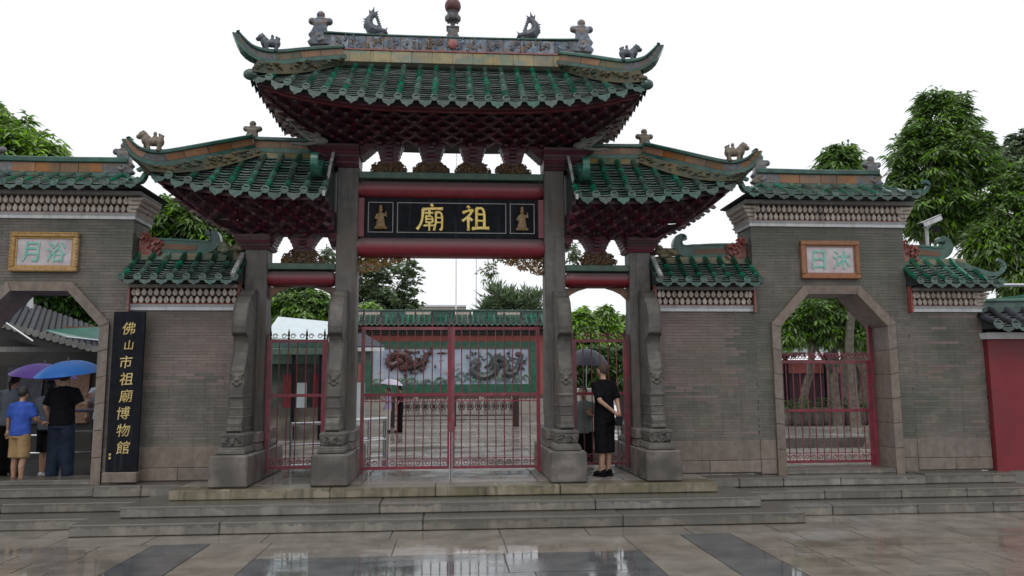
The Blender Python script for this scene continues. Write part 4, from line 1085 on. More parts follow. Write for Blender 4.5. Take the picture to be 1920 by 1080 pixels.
# plaques
def plaque(parent, cx, zc, w, h, mf, chars, studs):
    y = YF-.012
    f = MB(); fw = .075
    for a, b, c, d in ((cx-w/2, cx+w/2, zc+h/2-fw, zc+h/2), (cx-w/2, cx+w/2, zc-h/2, zc-h/2+fw), (cx-w/2, cx-w/2+fw, zc-h/2+fw, zc+h/2-fw), (cx+w/2-fw, cx+w/2, zc-h/2+fw, zc+h/2-fw)):
        f.box(a, b, y-.06, y+.012, c, d)
    pq = part('plaque', MB().box(cx-w/2+.03, cx+w/2-.03, y-.022, y+.012, zc-h/2+.03, zc+h/2-.03), mat('pale_pink_plaster', (.40,.34,.36), (.52,.48,.49), rough=.7, scale=6, rnd=0, streak=((.45,.30,.30), .6)), parent)
    part('plaque_frame', f, mf, pq, bevel=.012)
    part('inner_frame', thinframe(cx-w/2+fw, cx+w/2-fw, zc-h/2+fw, zc+h/2-fw, y-.03, .025), mf, pq, bevel=.004)
    st_, _ = MB().ell((0,0,0), (.016,.012,.012), 6, 4).mesh('frame_bead', mf)
    if studs:
        n = 22
        for i in range(n):
            for zz in (zc+h/2-.018, zc-h/2+.018): inst('frame_bead', st_, pq, Matrix.Translation((cx-w/2+(i+.5)*w/n, y-.062, zz)))
        for i in range(12):
            for xx in (cx-w/2+.018, cx+w/2-.018): inst('frame_bead', st_, pq, Matrix.Translation((xx, y-.062, zc-h/2+(i+.5)*h/12)))
    mt = mat('turquoise_paint', (.13,.40,.33), (.26,.48,.42), rough=.6, scale=12, rnd=0)
    for ch, dx in chars: text_obj(ch, mt, pq, (cx+dx, y-.026, zc), .30, .012, .010, .05, 'plaque_character', .92)
plaque(twL, -6.07, 3.815, .98, .60, mat('gilt_frame', (.30,.17,.05), (.42,.26,.09), rough=.45, scale=20, rnd=.1), [('月', -.20), ('浴', .17)], True)
plaque(twR, 6.10, 3.785, .98, .62, mat('orange_brown_frame', (.20,.085,.04), (.27,.12,.06), rough=.5, scale=20, rnd=.1), [('日', -.19), ('沐', .19)], False)

# red wall at the far right
rw = thing('red_wall', 'plain red painted wall with dark tiled coping at the right edge of the facade', 'wall', (11, -.2, 0))
part('wall_face', MB().box(8.63, 16, -.34, .25, .40, 2.50), m_redwall, rw)
part('white_moulding', MB().frust(8.58, 16, -.40, .3, 2.50, 8.56, 16, -.46, .35, 2.60), m_white, rw)
part('wall_foot', MB().frust(8.72, 16, -.55, -.2, .0, 8.80, 16, -.38, -.2, .42), m_step, rw, bevel=.02)
rwr = Roof(rw, 'coping', 8.62, 13.0, .0, -.62, 2.98, lambda x: 2.66, None, None, sag=.02, sp=.30, br=.07, ycen=0, barrel_n=2, rowL=.09, mb=m_greytile, mp=m_greytile, drip=.10)
ridge(rw, [Vector((8.6, .0, 2.96)), Vector((10.5, .0, 2.98)), Vector((13, .0, 3.0))], .22, .15, 5, m_ggrn, None, None, 'ridge')

# leaning signboard with the eight gilt characters
sg = thing('upright_signboard', 'tall black upright signboard with a column of eight gilt characters against the brick wall', 'signboard', (-4.72, -.42, .6))
Msg = Matrix.Translation((-4.72, -.40, .60)) 
o = part('board', MB().box(-4.945, -4.495, -.46, -.42, .60, 2.905), m_board, sg, bevel=.006)
for i, ch in enumerate('佛山市祖廟博物館'):
    z = 2.66-i*.2455; text_obj(ch, m_goldd, o, (-4.715+.012*math.sin(i*2.1), -.462, z), .182 if ch != '山' else .14, .010, .003, .14, 'gilt_character', 1.0, rad(-3))
for i in range(2): text_obj('書', m_goldd, o, (-4.885, -.462, .845-i*.05), .036, .004, .02, .1, 'signature')
part('support_foot', MB().box(-4.96, -4.48, -.52, -.40, .45, .595), m_frame, sg, bevel=.01)

# ================================================================== CRIMSON GATES
ring_mb = MB()
P = [(.042*math.cos(a)*(1-.55*a/9), 0, .042*math.sin(a)*(1-.55*a/9)) for a in np.linspace(0, 9, 16)]
ring_mb.tube(P, .006, 4); ring_me, _ = ring_mb.mesh('scroll', m_gate)
bar_me, _ = MB().tube([(0,0,0), (0,0,1)], .009, 6).mesh('bar', m_gate)
finial_mb = MB(); finial_mb.loft([(0,0,0,.012,.012),(0,0,.02,.022,.022),(0,0,.04,.010,.010),(0,0,.06,.022,.010),(0,0,.11,.014,.008),(0,0,.17,.002,.002)], 6)
spear_me, _ = finial_mb.mesh('spearhead', m_iron)
def leaf_gate(t, x0, x1, z0, z1, zm, n, y=0., topscroll=False, posts=(1, 1), double_mid=True, stile=.028, crest=0):
    fr = MB(); fr.box(x0, x1, y-.02, y+.02, z0, z0+.045); fr.box(x0, x1, y-.02, y+.02, z1-.045, z1)
    fr.box(x0, x1, y-.02, y+.02, zm-.02, zm+.025)
    if double_mid: fr.box(x0, x1, y-.012, y+.012, zm-.105, zm-.09)
    fr.box(x0, x1, y-.012, y+.012, z0+.155, z0+.167)
    for X, e in ((x0, posts[0]), (x1, posts[1])):
        fr.box(X-stile, X+stile, y-.024, y+.024, z0-(.06 if e else 0), z1)
    lf = part('gate_leaf', fr, m_gate, t)
    for i in range(1, n):
        xx = x0+(x1-x0)*i/n; inst('bar', bar_me, lf, Matrix.Translation((xx, y, z0+.04)) @ Matrix.Diagonal((1,1,z1-z0-.08,1)))
    for i in range(n):
        xx = x0+(x1-x0)*(i+.5)/n; inst('scroll', ring_me, lf, Matrix.Translation((xx, y, z0+.10)) @ Matrix.Rotation(PI*(i % 2), 4, 'Z'))
        if double_mid: inst('scroll', ring_me, lf, Matrix.Translation((xx, y, zm-.055)) @ Matrix.Diagonal((.9,1,.75,1)))
        if topscroll:
            inst('scroll', ring_me, lf, Matrix.Translation((xx, y, z1+.055)))
    if crest:
        for i in range(0, n+1, crest): inst('bar', bar_me, lf, Matrix.Translation((x0+(x1-x0)*i/n, y, z1)) @ Matrix.Diagonal((.8,.8,.16,1))); inst('spearhead', spear_me, lf, Matrix.Translation((x0+(x1-x0)*i/n, y, z1+.15)) @ Matrix.Scale(.7, 4))
    if topscroll:
        for i in range(0, n+1, 2 if n > 5 else 1):
            inst('spearhead', spear_me, lf, Matrix.Translation((x0+(x1-x0)*i/n, y, z1)))
    return lf
cg = thing('double_gate', 'closed crimson iron double gate of thin bars in the middle bay of the archway', 'gate', (0, 0, PZ), 'crimson iron gates')
leaf_gate(cg, -1.365, -.028, .53, 2.715, 1.66, 10, .0, posts=(1, 0), crest=2); leaf_gate(cg, .028, 1.365, .53, 2.715, 1.66, 10, .0, posts=(0, 1), crest=2)
for X in (-.02, .02): part('drop_bolt', MB().tube([(X,-.03,.435),(X,-.03,1.2)], .008, 6), m_steel, cg)
part('lock', MB().box(-.045,.045,-.05,-.026,1.10,1.24), m_gate, cg, bevel=.005)
sgs = [('narrow crimson iron gate standing in the left side bay of the archway', -2.78, -1.96), ('narrow crimson iron gate in front of the man in black', 1.95, 2.76)]
for lab, a, b in sgs:
    q = thing('single_gate', lab, 'gate', ((a+b)/2, 0, PZ), 'crimson iron gates'); leaf_gate(q, a, b, .56, 2.52, 1.66, 6, .0, True, double_mid=False)
    part('gate_post', MB().box(a-.05, a-.026, -.03, .03, .44, 2.6), m_gate, q); part('gate_post', MB().box(b+.03, b+.055, -.03, .03, .44, 2.6), m_gate, q)
q = thing('single_gate', 'wide crimson iron gate with scroll cresting inside the right eight-sided doorway', 'gate', (6.1, .2, .4), 'crimson iron gates')
leaf_gate(q, 5.26, 6.90, .52, 2.18, 1.36, 14, .22, False, double_mid=False)
lf = q.children[0]
for i in range(28): inst('scroll', ring_me, lf, Matrix.Translation((5.28+i*.059, .22, 2.24)) @ Matrix.Diagonal((.9,1,1.1,1)))
part('top_rail', MB().box(5.24, 6.92, .205, .235, 2.285, 2.30), m_gate, q)
part('gate_post', MB().box(6.93, 6.99, .19, .25, .47, 2.9), m_gate, q); part('gate_post', MB().box(5.21, 5.23, .19, .25, .47, 2.3), m_gate, q)
# the last gate's middle: fine

# ================================================================== COURTYARD
CZ = .10
court = struct('courtyard_pavement', MB().box(-30, 30, .6, 60, -.2, CZ-.02), m_grnd)
y = 1.52; r = 0
while y < 27:
    d = .75+.035*(y); off = 0
    xs = [-3.2, -1.75, 1.75, 3.2]; 
    row = [-3.9-(1.7 if r % 2 else 1.0)]+[-3.9, -3.2, -2.0, -.7+(.3 if r % 2 else 0), .8+(.2 if r % 2 else 0), 2.0, 3.2, 3.9]+[3.9+(1.7 if r % 2 else 1.0)]
    for a, b in zip(row, row[1:]):
        if min(abs(a), abs(b)) < 9: slab(a, b, y, y+d, m_dark if (abs(a+b)/2 > 2.0 and abs(a+b)/2 < 3.2 and r % 1 == 0 and 0) else (m_tread if r % 3 else m_court), court, CZ, .03, .006)
    for s in (-1, 1):
        x = row[-1]; 
        while x < 12: slab(*sorted((s*x, s*(x+1.6))), y, y+d, m_court, court, CZ, .03, .006); x += 1.6
    y += d; r += 1
# raised curb strips edging the central way
for s in (-1, 1): struct('path_edge', MB().box(*sorted((s*2.55, s*2.62)), 1.6, 19, CZ-.01, CZ+.006), m_tread)

# mural screen wall
my = 26.0
mw = thing('mural_wall', 'red screen wall with pale dragon relief and green tiled roof across the courtyard', 'wall', (0, my+.4, CZ))
part('wall_face', MB().box(-5.0, 5.0, my, my+.8, CZ, 4.75), mat('coral_red_plaster', (.27,.07,.055), (.33,.095,.075), rough=.7, scale=2, rnd=0), mw)
part('wall_foot', MB().box(-5.1, 5.1, my-.15, my+.9, CZ, 1.30), m_step, mw)
m_tealf = mat('green_tile_border', (.02,.10,.06), (.04,.15,.09), rough=.4, scale=4, rnd=.1)
bf = MB(); bf.box(-4.2,4.2,my-.06,my,3.60,3.92); bf.box(-4.2,4.2,my-.06,my,1.40,1.82); bf.box(-4.2,-3.87,my-.06,my,1.82,3.60); bf.box(3.87,4.2,my-.06,my,1.82,3.60)
part('green_border', bf, m_tealf, mw)
fl = MB(); fl.box(-3.87,3.87,my-.075,my-.002,3.56,3.60); fl.box(-3.87,-3.80,my-.075,my,1.82,3.56); fl.box(3.80,3.87,my-.075,my,1.82,3.56)
part('brown_fillet', fl, m_brown, mw)
pn = part('relief_panel', MB().box(-3.80,3.80,my-.02,my,1.82,3.56), mat('pale_blue_glaze', (.30,.38,.50), (.44,.50,.58), rough=.45, scale=1.5, rnd=0), mw)
rr = random.Random(4)
def dragon_relief(path, r0, m, nm):
    mb = MB(); P = smoothc([Vector((a, my-.10-.05*math.sin(i*1.7), b)) for i, (a, b) in enumerate(path)], 3); n = len(P)
    mb.tube(P, [r0*(.45+.75*math.sin(PI*min(1, .12+.88*i/(n-1)))) for i in range(n)], 7)
    for i in range(3, n, 3):
        t = (P[min(i+1, n-1)]-P[i-1]).normalized(); nn = Vector((-t.z, 0, t.x)); mb.tube([P[i], P[i]+nn*r0*1.9+t*-.05], [.05, .01], 4)
    h = P[0]; mb.ell(h, (r0*1.7, .14, r0*1.35), 10, 6); mb.ell(h+Vector((-.18,0,-.05)), (.15,.1,.08), 8, 5)
    for a in range(9): q = rr.uniform(0, 6.28); mb.tube([h, h+Vector((.2*math.cos(q), -.04, .2*math.sin(q))), h+Vector((.34*math.cos(q+.3), -.02, .30*math.sin(q+.3)))], [.05,.035,.01], 4)
    for i in (n//4, n//2, 3*n//4):
        for s in (-1, 1):
            q = P[i]; e = q+Vector((s*.22, -.03, -.22)); mb.tube([q, q+Vector((s*.20,-.04,-.04)), e], [.07,.05,.035], 5)
            for a in (-.08, 0, .08): mb.tube([e, e+Vector((a, -.02, -.09))], [.025,.006], 4)
    part(nm, mb, m, pn)
m_drag1 = mat('maroon_relief', (.035,.016,.018), (.12,.055,.045), rough=.4, scale=6, rnd=0)
m_pstone = mat('pale_balustrade_stone', (.24,.23,.21), (.34,.32,.29), rough=.6, rnd=.1)
m_drag2 = mat('dark_teal_relief', (.03,.045,.05), (.10,.12,.11), rough=.4, scale=6, rnd=0)
dragon_relief([(-2.5,2.95),(-2.9,2.7),(-3.1,2.95),(-2.8,3.25),(-2.3,3.3),(-2.0,3.0),(-2.2,2.65),(-2.6,2.6),(-1.8,2.7),(-1.3,2.9),(-1.2,3.3),(-.9,3.35)], .16, m_drag1, 'dragon_relief')
dragon_relief([(1.2,2.85),(1.0,2.5),(1.3,2.15),(1.9,2.2),(2.3,2.6),(2.0,3.0),(2.4,3.15),(2.8,2.7),(2.6,2.3),(3.1,2.3),(3.3,2.8),(3.5,3.3)], .15, m_drag2, 'dragon_relief')
mb = MB(); mb.loft([(-.45, my-.05, 3.28, .05, .03), (-.45, my-.05, 3.34, .30, .05), (-.45, my-.05, 3.40, .06, .03)], 10); mb.ell((3.3, my-.06, 3.28), (.16,.05,.13)); mb.ell((-2.1, my-.06, 3.38), (.26,.05,.09)); part('cloud_relief', mb, m_drag1, pn)
for (xa, xb, m_, nm) in ((-3.3, -1.0, m_drag1, 'dragon_cloud_relief'), (.9, 3.6, m_drag2, 'dragon_cloud_relief')):
    mb = MB()
    for i in range(60):
        x = rr.gauss((xa+xb)/2, (xb-xa)/4.2); zc = rr.gauss(2.85, .28); q = rr.uniform(0, 6.28); L_ = rr.uniform(.1, .28)
        if not (2.0 < zc < 3.45 and -3.7 < x < 3.7): continue
        mb.tube([(x, my-.06, zc), (x+L_*.5*math.cos(q), my-.13, zc+L_*.5*math.sin(q)), (x+L_*math.cos(q+.8), my-.07, zc+L_*math.sin(q+.8))], [.05, .045, .015], 5)
    part(nm, mb, m_, pn)
mb = MB()
for i in range(60):
    x = rr.uniform(-3.7, 3.7); a = rr.uniform(.10, .30) if x < -.5 else rr.uniform(.10, .28); zc = 1.84+(0 if x < 0 else rr.uniform(0, .35))
    mb.tube([(x+a*math.cos(t), my-.06-rr.uniform(0,.03), zc+a*1.1*math.sin(t)) for t in np.linspace(.1, 3.0, 7)], rr.uniform(.02, .05), 4)
part('wave_relief', mb, mat('sea_green_relief', (.04,.15,.10), (.25,.36,.30), rough=.4, scale=5, rnd=.4), pn)
mb = MB()
for i in range(28):
    x = rr.uniform(-3.7, 3.6); zc = rr.uniform(2.2, 3.5)
    mb.tube([(x+t*.12, my-.04, zc+.04*math.sin(t*3)) for t in np.linspace(-1, 1, 6)], .02, 4)
part('wisp_relief', mb, mat('cream_relief', (.42,.36,.28), (.5,.45,.38), rough=.5, rnd=.1), pn)
# fretwork strip, tiles, ridge of the screen wall
part('fret_recess', MB().box(-4.9, 4.9, my-.08, my+.02, 4.22, 4.52), m_recess, mw)
fm = MB()
for i in range(80):
    x = -4.85+i*.1225; fm.box(x, x+.025, my-.12, my-.08, 4.24, 4.50); fm.box(x, x+.09, my-.115, my-.085, 4.30+.1*(i % 2), 4.325+.1*(i % 2))
part('fretwork', fm, m_greenbar, mw)
part('eave_board', MB().box(-5.2, 5.2, my-.45, my+.5, 4.52, 4.60), m_redstr, mw)
Roof(mw, 'tile_roof', -5.25, 5.25, my+.0, my-.75, 5.16, lambda x: 4.70, None, None, sag=.03, sp=.26, br=.06, ycen=my+.4, barrel_n=1, rowL=.2, drip=.10)
ridge(mw, [Vector((-4.7, my+.1, 5.12)), Vector((0, my+.1, 5.14)), Vector((4.7, my+.1, 5.12))], .36, .2, 8, [m_petal, m_ggrn], None, None, 'ridge')
# iron railing with medallions
ir = thing('iron_railing', 'dark cast iron railing with round medallions in front of the mural wall', 'railing', (0, 20, CZ))
fm = MB(); fm.box(-2.35,2.65,20,20.05,1.42,1.47); fm.box(-2.35,2.65,20,20.05,1.32,1.345); fm.box(-2.35,2.65,20,20.05,.52,.56); fm.box(-2.35,2.65,20,20.05,.36,.39)
ir_f = part('rail_frame', fm, m_iron, ir)
for X in (-2.42, .08, 2.66): part('post', MB().box(X-.13, X+.13, 19.9, 20.2, CZ, 1.5), m_iron, ir, bevel=.02)
for i in range(14):
    x = -2.1+i*.345+(.12 if i > 6 else 0)
    mdm = MB(); mdm.tube([(x+.13*math.cos(t), 20.02, .93+.16*math.sin(t)) for t in np.linspace(0, 2*PI, 13)], .022, 4); mdm.ell((x, 20.02, .93), (.09,.03,.11), 8, 6)
    for a in range(8):
        t = a*PI/4; mdm.tube([(x+.13*math.cos(t), 20.02, .93+.16*math.sin(t)), (x+.19*math.cos(t+.3), 20.02, .93+.33*math.sin(t+.2))], .013, 4)
    part('medallion', mdm, m_iron, ir)
wf = struct('low_terrace', MB().box(-5.6, 5.6, 23.6, 26, CZ, .42), m_pstone)
st2 = MB()
for i in range(7): x = -4.6+i*1.5; st2.box(x-.12, x+.12, 23.7, 23.9, .42, 1.34)
bal = thing('stone_balustrade', 'grey stone balustrade along the terrace below the mural', 'balustrade', (0, 23.8, .42))
for i in range(7): x = -4.6+i*1.5; part('baluster_post', MB().box(x-.12, x+.12, 23.7, 23.9, .42, 1.34), m_pstone, bal, bevel=.02)
for i in range(6): x = -4.6+i*1.5; part('balustrade_panel', MB().box(x+.13, x+1.37, 23.75, 23.85, .45, 1.14), m_pstone, bal, bevel=.02)

# ================================================================== TREES
def leaves(centers, normals, n_per, L, Wd, droop, rng):
    "whorls of long bent leaves at each twig end; returns verts, faces (numpy)"
    n = len(centers)*n_per
    c = np.repeat(centers, n_per, 0); nr = np.repeat(normals, n_per, 0)
    a = rng.uniform(0, 2*np.pi, n); d = np.stack([np.cos(a), np.sin(a), rng.uniform(-.35, .45, n)], 1)
    d = d+nr*.7; d /= np.linalg.norm(d, axis=1)[:, None]
    ln = L*rng.uniform(.45, 1.3, n)[:, None]; side = np.cross(d, [0,0,1.0]); side /= np.linalg.norm(side, axis=1)[:, None]+1e-6
    tilt = rng.normal(0, .5, n)[:, None]; up = np.cross(side, d); side = side*np.cos(tilt)+up*np.sin(tilt)
    w = Wd*rng.uniform(.7, 1.2, n)[:, None]
    base = c+rng.normal(0, L*.12, (n, 3)); dz = np.zeros((n, 3)); dz[:, 2] = 1
    mid = base+d*ln*.5-dz*ln*droop*.15; tip = base+d*ln*.92-dz*ln*droop*.75
    v = np.stack([base, mid+side*w*.5, mid-side*w*.5, tip], 1).reshape(-1, 3)
    i = np.arange(n)*4; f = np.concatenate([np.stack([i, i+1, i+2], 1), np.stack([i+1, i+3, i+2], 1)])
    return v, f
def tri_mesh(name, v, f, m):
    me = bpy.data.meshes.new(name); me.vertices.add(len(v)); me.vertices.foreach_set('co', v.astype(np.float32).ravel())
    me.loops.add(len(f)*3); me.loops.foreach_set('vertex_index', f.astype(np.int32).ravel())
    me.polygons.add(len(f)); me.polygons.foreach_set('loop_start', np.arange(len(f), dtype=np.int32)*3)
    me.materials.append(m); me.update(calc_edges=True); return me
def crown(name, blobs, m, parent, n=1200, L=.35, Wd=.09, droop=.6, per=8, seed=1, shell=.55, ragged=.18, label=None):
    rng = np.random.default_rng(seed); vol = np.array([b[3]*b[4]*b[5] for b in blobs])**.67; vol = vol/vol.sum()
    C_, N_ = [], []
    for b, q in zip(blobs, vol):
        k = max(8, int(n*q)); u = rng.normal(size=(k, 3)); u /= np.linalg.norm(u, axis=1)[:, None]
        lump = 1+ragged*(np.sin(u[:, 0]*5+seed+b[0])*np.cos(u[:, 2]*6+seed*2)+.6*np.sin(u[:, 1]*9+u[:, 2]*8+seed))
        rr_ = (shell+(1-shell)*rng.uniform(0, 1, k)**.5)*lump
        # boughs: gather the twigs into clumps, leaving hollows between
        ncl = max(6, k//16); cc = rng.normal(size=(ncl, 3)); cc /= np.linalg.norm(cc, axis=1)[:, None]
        idx = np.argmax(u @ cc.T, 1); u2 = u*.62+cc[idx]*.38; 
        rr_ *= (.90+.16*rng.uniform(0, 1, ncl))[idx]
        C_.append(np.array(b[:3])+u2*rr_[:, None]*np.array(b[3:6])); N_.append(u)
    v, f = leaves(np.concatenate(C_), np.concatenate(N_), per, L, Wd, droop, rng)
    cen = v.mean(0); me = tri_mesh(name, v-cen, f, m)
    o = inst(name, me, parent, Matrix.Translation(Vector(cen)))
    if label: o['label'] = label
    return o
def trunk(parent, base, top, r0, r1, limbs, seed=0, m=None):
    mb = MB(); rr = random.Random(seed); b, t = Vector(base), Vector(top)
    P = [b.lerp(t, u)+Vector((rr.uniform(-1,1), rr.uniform(-1,1), 0))*r0*.6*math.sin(PI*u) for u in np.linspace(0, 1, 7)]
    mb.tube([b-Vector((0,0,.1))]+P, [r0*1.5]+[r0*(1.15 if i == 0 else 1)+(r1-r0)*i/6 for i in range(7)], 9)
    for e in limbs:
        s_ = b.lerp(t, rr.uniform(.5, .95)); e = Vector(e); md = s_.lerp(e, .5)+Vector((0,0,.1))
        mb.tube([s_, md, e], [r1*.8, r1*.5, r1*.15], 6)
    mb.sm = True
    return part('trunk', mb, m or m_bark, parent)
def tree_px(label, Y, blobs_px, base_z, m, n=1200, L=.35, Wd=.09, name='broadleaf_tree', tr=.16, group=None, tb=None, seed=1, droop=.6, per=8, trunk_m=None, shell=.55, ragged=.18):
    """blobs in photo pixels (u, v, half width, half height) at depth Y"""
    k = (Y-CAMPOS.y)/FPX; B = []
    for (u, v, hw, hh) in blobs_px:
        p = at(u, v, Y); B.append((p.x, p.y, p.z, hw*k, hw*k*.85, hh*k))
    lo = min(B, key=lambda q: q[2]-q[5]); cx = sum(b[0] for b in B)/len(B)
    bx = tb if tb is not None else cx
    t = thing(name, label, 'tree', (bx, Y, base_z), group)
    trunk(t, (bx, Y, base_z), (cx, Y, sum(b[2] for b in B)/len(B)), tr, tr*.5, [Vector(b[:3])+Vector((random.Random(i+seed).uniform(-.5,.5)*b[3], 0, .2*b[5])) for i, b in enumerate(B) for _ in (0,)], seed, trunk_m)
    crown('crown', B, m, t, n, L, Wd, droop, per, seed, shell, ragged)
    return t
G = 'trees behind the walls'
tree_px('large bright tree rising above the left doorway wall', 7, [(-40,300,115,100),(45,300,75,58),(-65,230,75,66),(90,312,45,34)], 0, m_leafb, 2300, .32, .085, group=G, seed=3, tr=.22)
tree_px('leafy tree filling the gap between left doorway wall and archway', 4, [(340,430,75,55),(420,465,55,40),(300,415,40,45),(450,500,30,30)], 0, m_leaf, 1500, .30, .075, group=G, seed=4)
tree_px('round dense clipped tree seen through the left side bay of the archway', 22, [(562,590,58,54),(520,600,34,40),(600,598,35,40)], 0, m_leaf, 2000, .42, .13, group=G, seed=5, name='round_tree')
tree_px('airy dark tree behind the mural wall, seen left in the middle bay', 36, [(725,540,54,52),(690,525,36,34),(750,570,42,28),(700,570,50,28),(768,503,18,13)], 0, m_leafg, 1000, .42, .17, group=G, seed=6, droop=.3, ragged=.35, shell=.4)
tree_px('small dark feathery tree behind the mural wall, seen right in the middle bay', 34, [(960,575,48,36),(930,585,30,18),(995,585,25,25)], 0, m_leafg, 700, .6, .11, group=G, seed=7, droop=-.3, ragged=.4)
tree_px('yellow-green shrub at the left end of the mural wall', 28, [(693,585,22,14)], 0, m_leafb, 250, .35, .12, name='shrub', seed=8)
for i, (u, v, hw, hh, lb) in enumerate([(1090,630,36,50,'left'), (1135,620,30,50,'middle'), (1168,640,26,45,'right')]):
    tree_px(f'{dict(left="broad bright tree beside the archway pillar in the right side bay", middle="tallest pointed bright tree in the right side bay", right="bright tree at the right edge of the right side bay, partly hidden by the pillar")[lb]}', 19+i, [(u, v+20, hw, hh), (u, v-20, hw*.6, hh*.6)], 0, m_leafb, 900, .38, .12, group=G, seed=20+i)
tree_px('dark hedge-like tree low behind the right side bay gate', 16, [(1100,690,60,40),(1160,690,40,40)], 0, m_leafd, 1100, .28, .09, group=G, seed=25)
tree_px('small treetop poking over the ridge of the right doorway wall', 12, [(1576,312,44,34),(1576,290,24,18)], 0, m_leaf, 420, .42, .08, group=G, seed=9)
tree_px('tall dome-shaped mango tree right of the right doorway wall', 7.5, [(1765,235,58,70),(1760,310,92,85),(1745,390,80,50),(1785,400,50,50),(1715,360,46,46),(1840,275,24,26)], 0, m_leaf, 4200, .32, .072, group=G, seed=10, tr=.2, tb=10.9)
tree_px('wide bushy tree at the right edge behind the red wall', 6, [(1905,410,68,85),(1940,350,60,50),(1865,460,58,52),(1930,500,80,60)], 0, m_leaf, 3200, .30, .072, group=G, seed=11)
tree_px('dark distant tree at the far right edge above the bushy tree', 20, [(1890,300,35,25),(1920,280,30,30)], 0, m_leafg, 500, .4, .12, group=G, seed=12, ragged=.4)
# behind the right doorway
tree_px('garden tree filling the top of the right doorway', 13, [(1540,590,60,42),(1590,580,45,38),(1480,615,38,36),(1570,625,55,24),(1620,615,40,34)], 0, m_leaf, 1900, .30, .075, group=G, seed=13)
tree_px('dark tree further back in the garden behind the right doorway', 24, [(1540,590,120,60),(1640,560,70,60),(1480,630,60,30)], 0, m_leafd, 1800, .36, .12, group=G, seed=14)
tree_px('dark tree behind the left doorway', 10, [(130,560,70,45),(60,540,60,40),(170,590,50,30)], 0, m_leafd, 1800, .28, .09, group=G, seed=15)
tree_px('dark trees over the left part of the yard behind the left doorway', 12, [(20,600,80,60),(200,560,60,60)], 0, m_leafd, 1200, .3, .1, group=G, seed=16)
# pale trunks seen in the right doorway
for i, (u0, u1, v1, w, lab) in enumerate([(1497,1535,600,.10,'slanting pale trunk at the left of the right doorway'), (1556,1560,560,.09,'thin straight pale trunk in the middle of the right doorway'), (1590,1578,600,.12,'pale trunk right of the middle in the right doorway'), (1622,1632,560,.20,'thickest pale trunk near the right jamb of the right doorway'), (1618,1600,640,.08,'thin trunk crossing behind the thick one in the right doorway')]):
    Y = 14.5+i*.5; b = at(u0, 795, Y); b.z = .38; t_ = at(u1, v1, Y)
    t = thing('garden_tree', lab, 'tree', b, 'garden tree trunks'); trunk(t, b, t_, w*1.45, w, [t_+Vector((.5,0,.8)), t_+Vector((-.5,.2,.9))], i)
    crown('crown', [(t_.x, t_.y+.3, t_.z+1.2, 1.2, .8, .6)], m_leafd, t, 120, .3, .09, seed=30+i)
# hanging sprigs behind the carved spandrels
for (u, v, hw, hh, Y, lab) in [(915,505,20,26,16,'sprig of leaves hanging below the carved spandrel in the middle bay'), (612,478,14,16,9,'thin leafy twig in the small opening above the left side beam'), (1074,478,8,22,9,'thin leafy twig in the small opening above the right side beam')]:
    p = at(u, v, Y); k = (Y+12.2)/1450; t = thing('leafy_branch', lab, 'branch', p)
    part('stem', MB().tube([p+Vector((0,0,hh*k*1.3)), p, p+Vector((-hw*k*.6,0,-hh*k))], [.015,.01,.004], 5), m_bark, t)
    crown('foliage', [(p.x, p.y, p.z, hw*k, .2, hh*k)], m_leafg, t, 40, .22, .07, per=5, seed=int(u), shell=.1)

# ================================================================== THINGS BEYOND
# flagpoles
for u, lab in ((855, 'left of the two thin poles rising behind the mural wall'), (893, 'right of the two thin poles rising behind the mural wall')):
    p = at(u, 580, 60); t = thing('flagpole', lab, 'pole', (p.x, 60, 0), 'thin poles behind the mural wall')
    part('shaft', MB().tube([(p.x, 60, 0), (p.x, 60, 24)], [.07, .05], 8), m_steel, t); part('ball', MB().ell((p.x, 60, 24.1), (.12,.12,.12)), m_gold, t)
# far building
p = at(827, 582, 120); fb = thing('distant_building', 'pale low building far behind the mural wall', 'building', (p.x, 124, 0))
part('wall', MB().box(p.x-4, p.x+4, 120, 128, 0, p.z+.6), m_petal, fb); part('roof_slab', MB().box(p.x-4.3, p.x+4.3, 119.6, 128.4, p.z+.6, p.z+.9), m_white, fb)
for i in range(5): part('window', MB().box(p.x-3.4+i*1.5, p.x-2.5+i*1.5, 119.95, 120.05, p.z-1.6, p.z-.4), m_board, fb)
# white canopy and pavilion in the left side bay
m_pale = mat('pale_canopy_sheet', (.55,.64,.66), (.62,.70,.72), rough=.5, rnd=0)
Y = 13.0; a = at(495, 598, Y); b = at(640, 612, Y); c = at(640, 640, Y); d = at(495, 632, Y)
pv = thing('canopy', 'pale sheet canopy on dark posts behind the left side bay gate', 'canopy', (a.x+.5, Y, CZ))
mbp = MB(); mbp.add([a+Vector((0,2.0,.25)), b+Vector((0,2.0,.25)), c, d, a+Vector((0,2.0,.20)), b+Vector((0,2.0,.20)), c-Vector((0,0,.05)), d-Vector((0,0,.05))], [(0,1,2,3),(4,7,6,5),(0,3,7,4),(2,1,5,6),(3,2,6,7)])
part('canopy_sheet', mbp, m_pale, pv)
part('green_eave', MB().box(d.x-.5, c.x+.25, Y-.05, Y+.1, c.z-.22, c.z-.06), m_ggrn, pv); part('eave_gutter', MB().box(d.x-.5, c.x+.25, Y-.12, Y-.05, c.z-.42, c.z-.24), m_greenbar, pv)
for i in range(4): X = d.x+.1+i*.85; part('post', MB().box(X-.05, X+.05, Y, Y+.1, CZ, c.z-.24), m_board, pv)
part('back_wall', MB().box(d.x-.5, c.x+.25, Y+2.4, Y+2.5, CZ, c.z+.1), mat('shade_wall', (.05,.055,.05), (.10,.10,.09), rough=.7, scale=2, rnd=0, c3=(.02,.05,.03)), pv)
for i in range(3): part('red_panel', MB().box(d.x+.15+i*1.0, d.x+.55+i*1.0, Y+2.33, Y+2.39, .9, 2.2), m_redwall, pv)
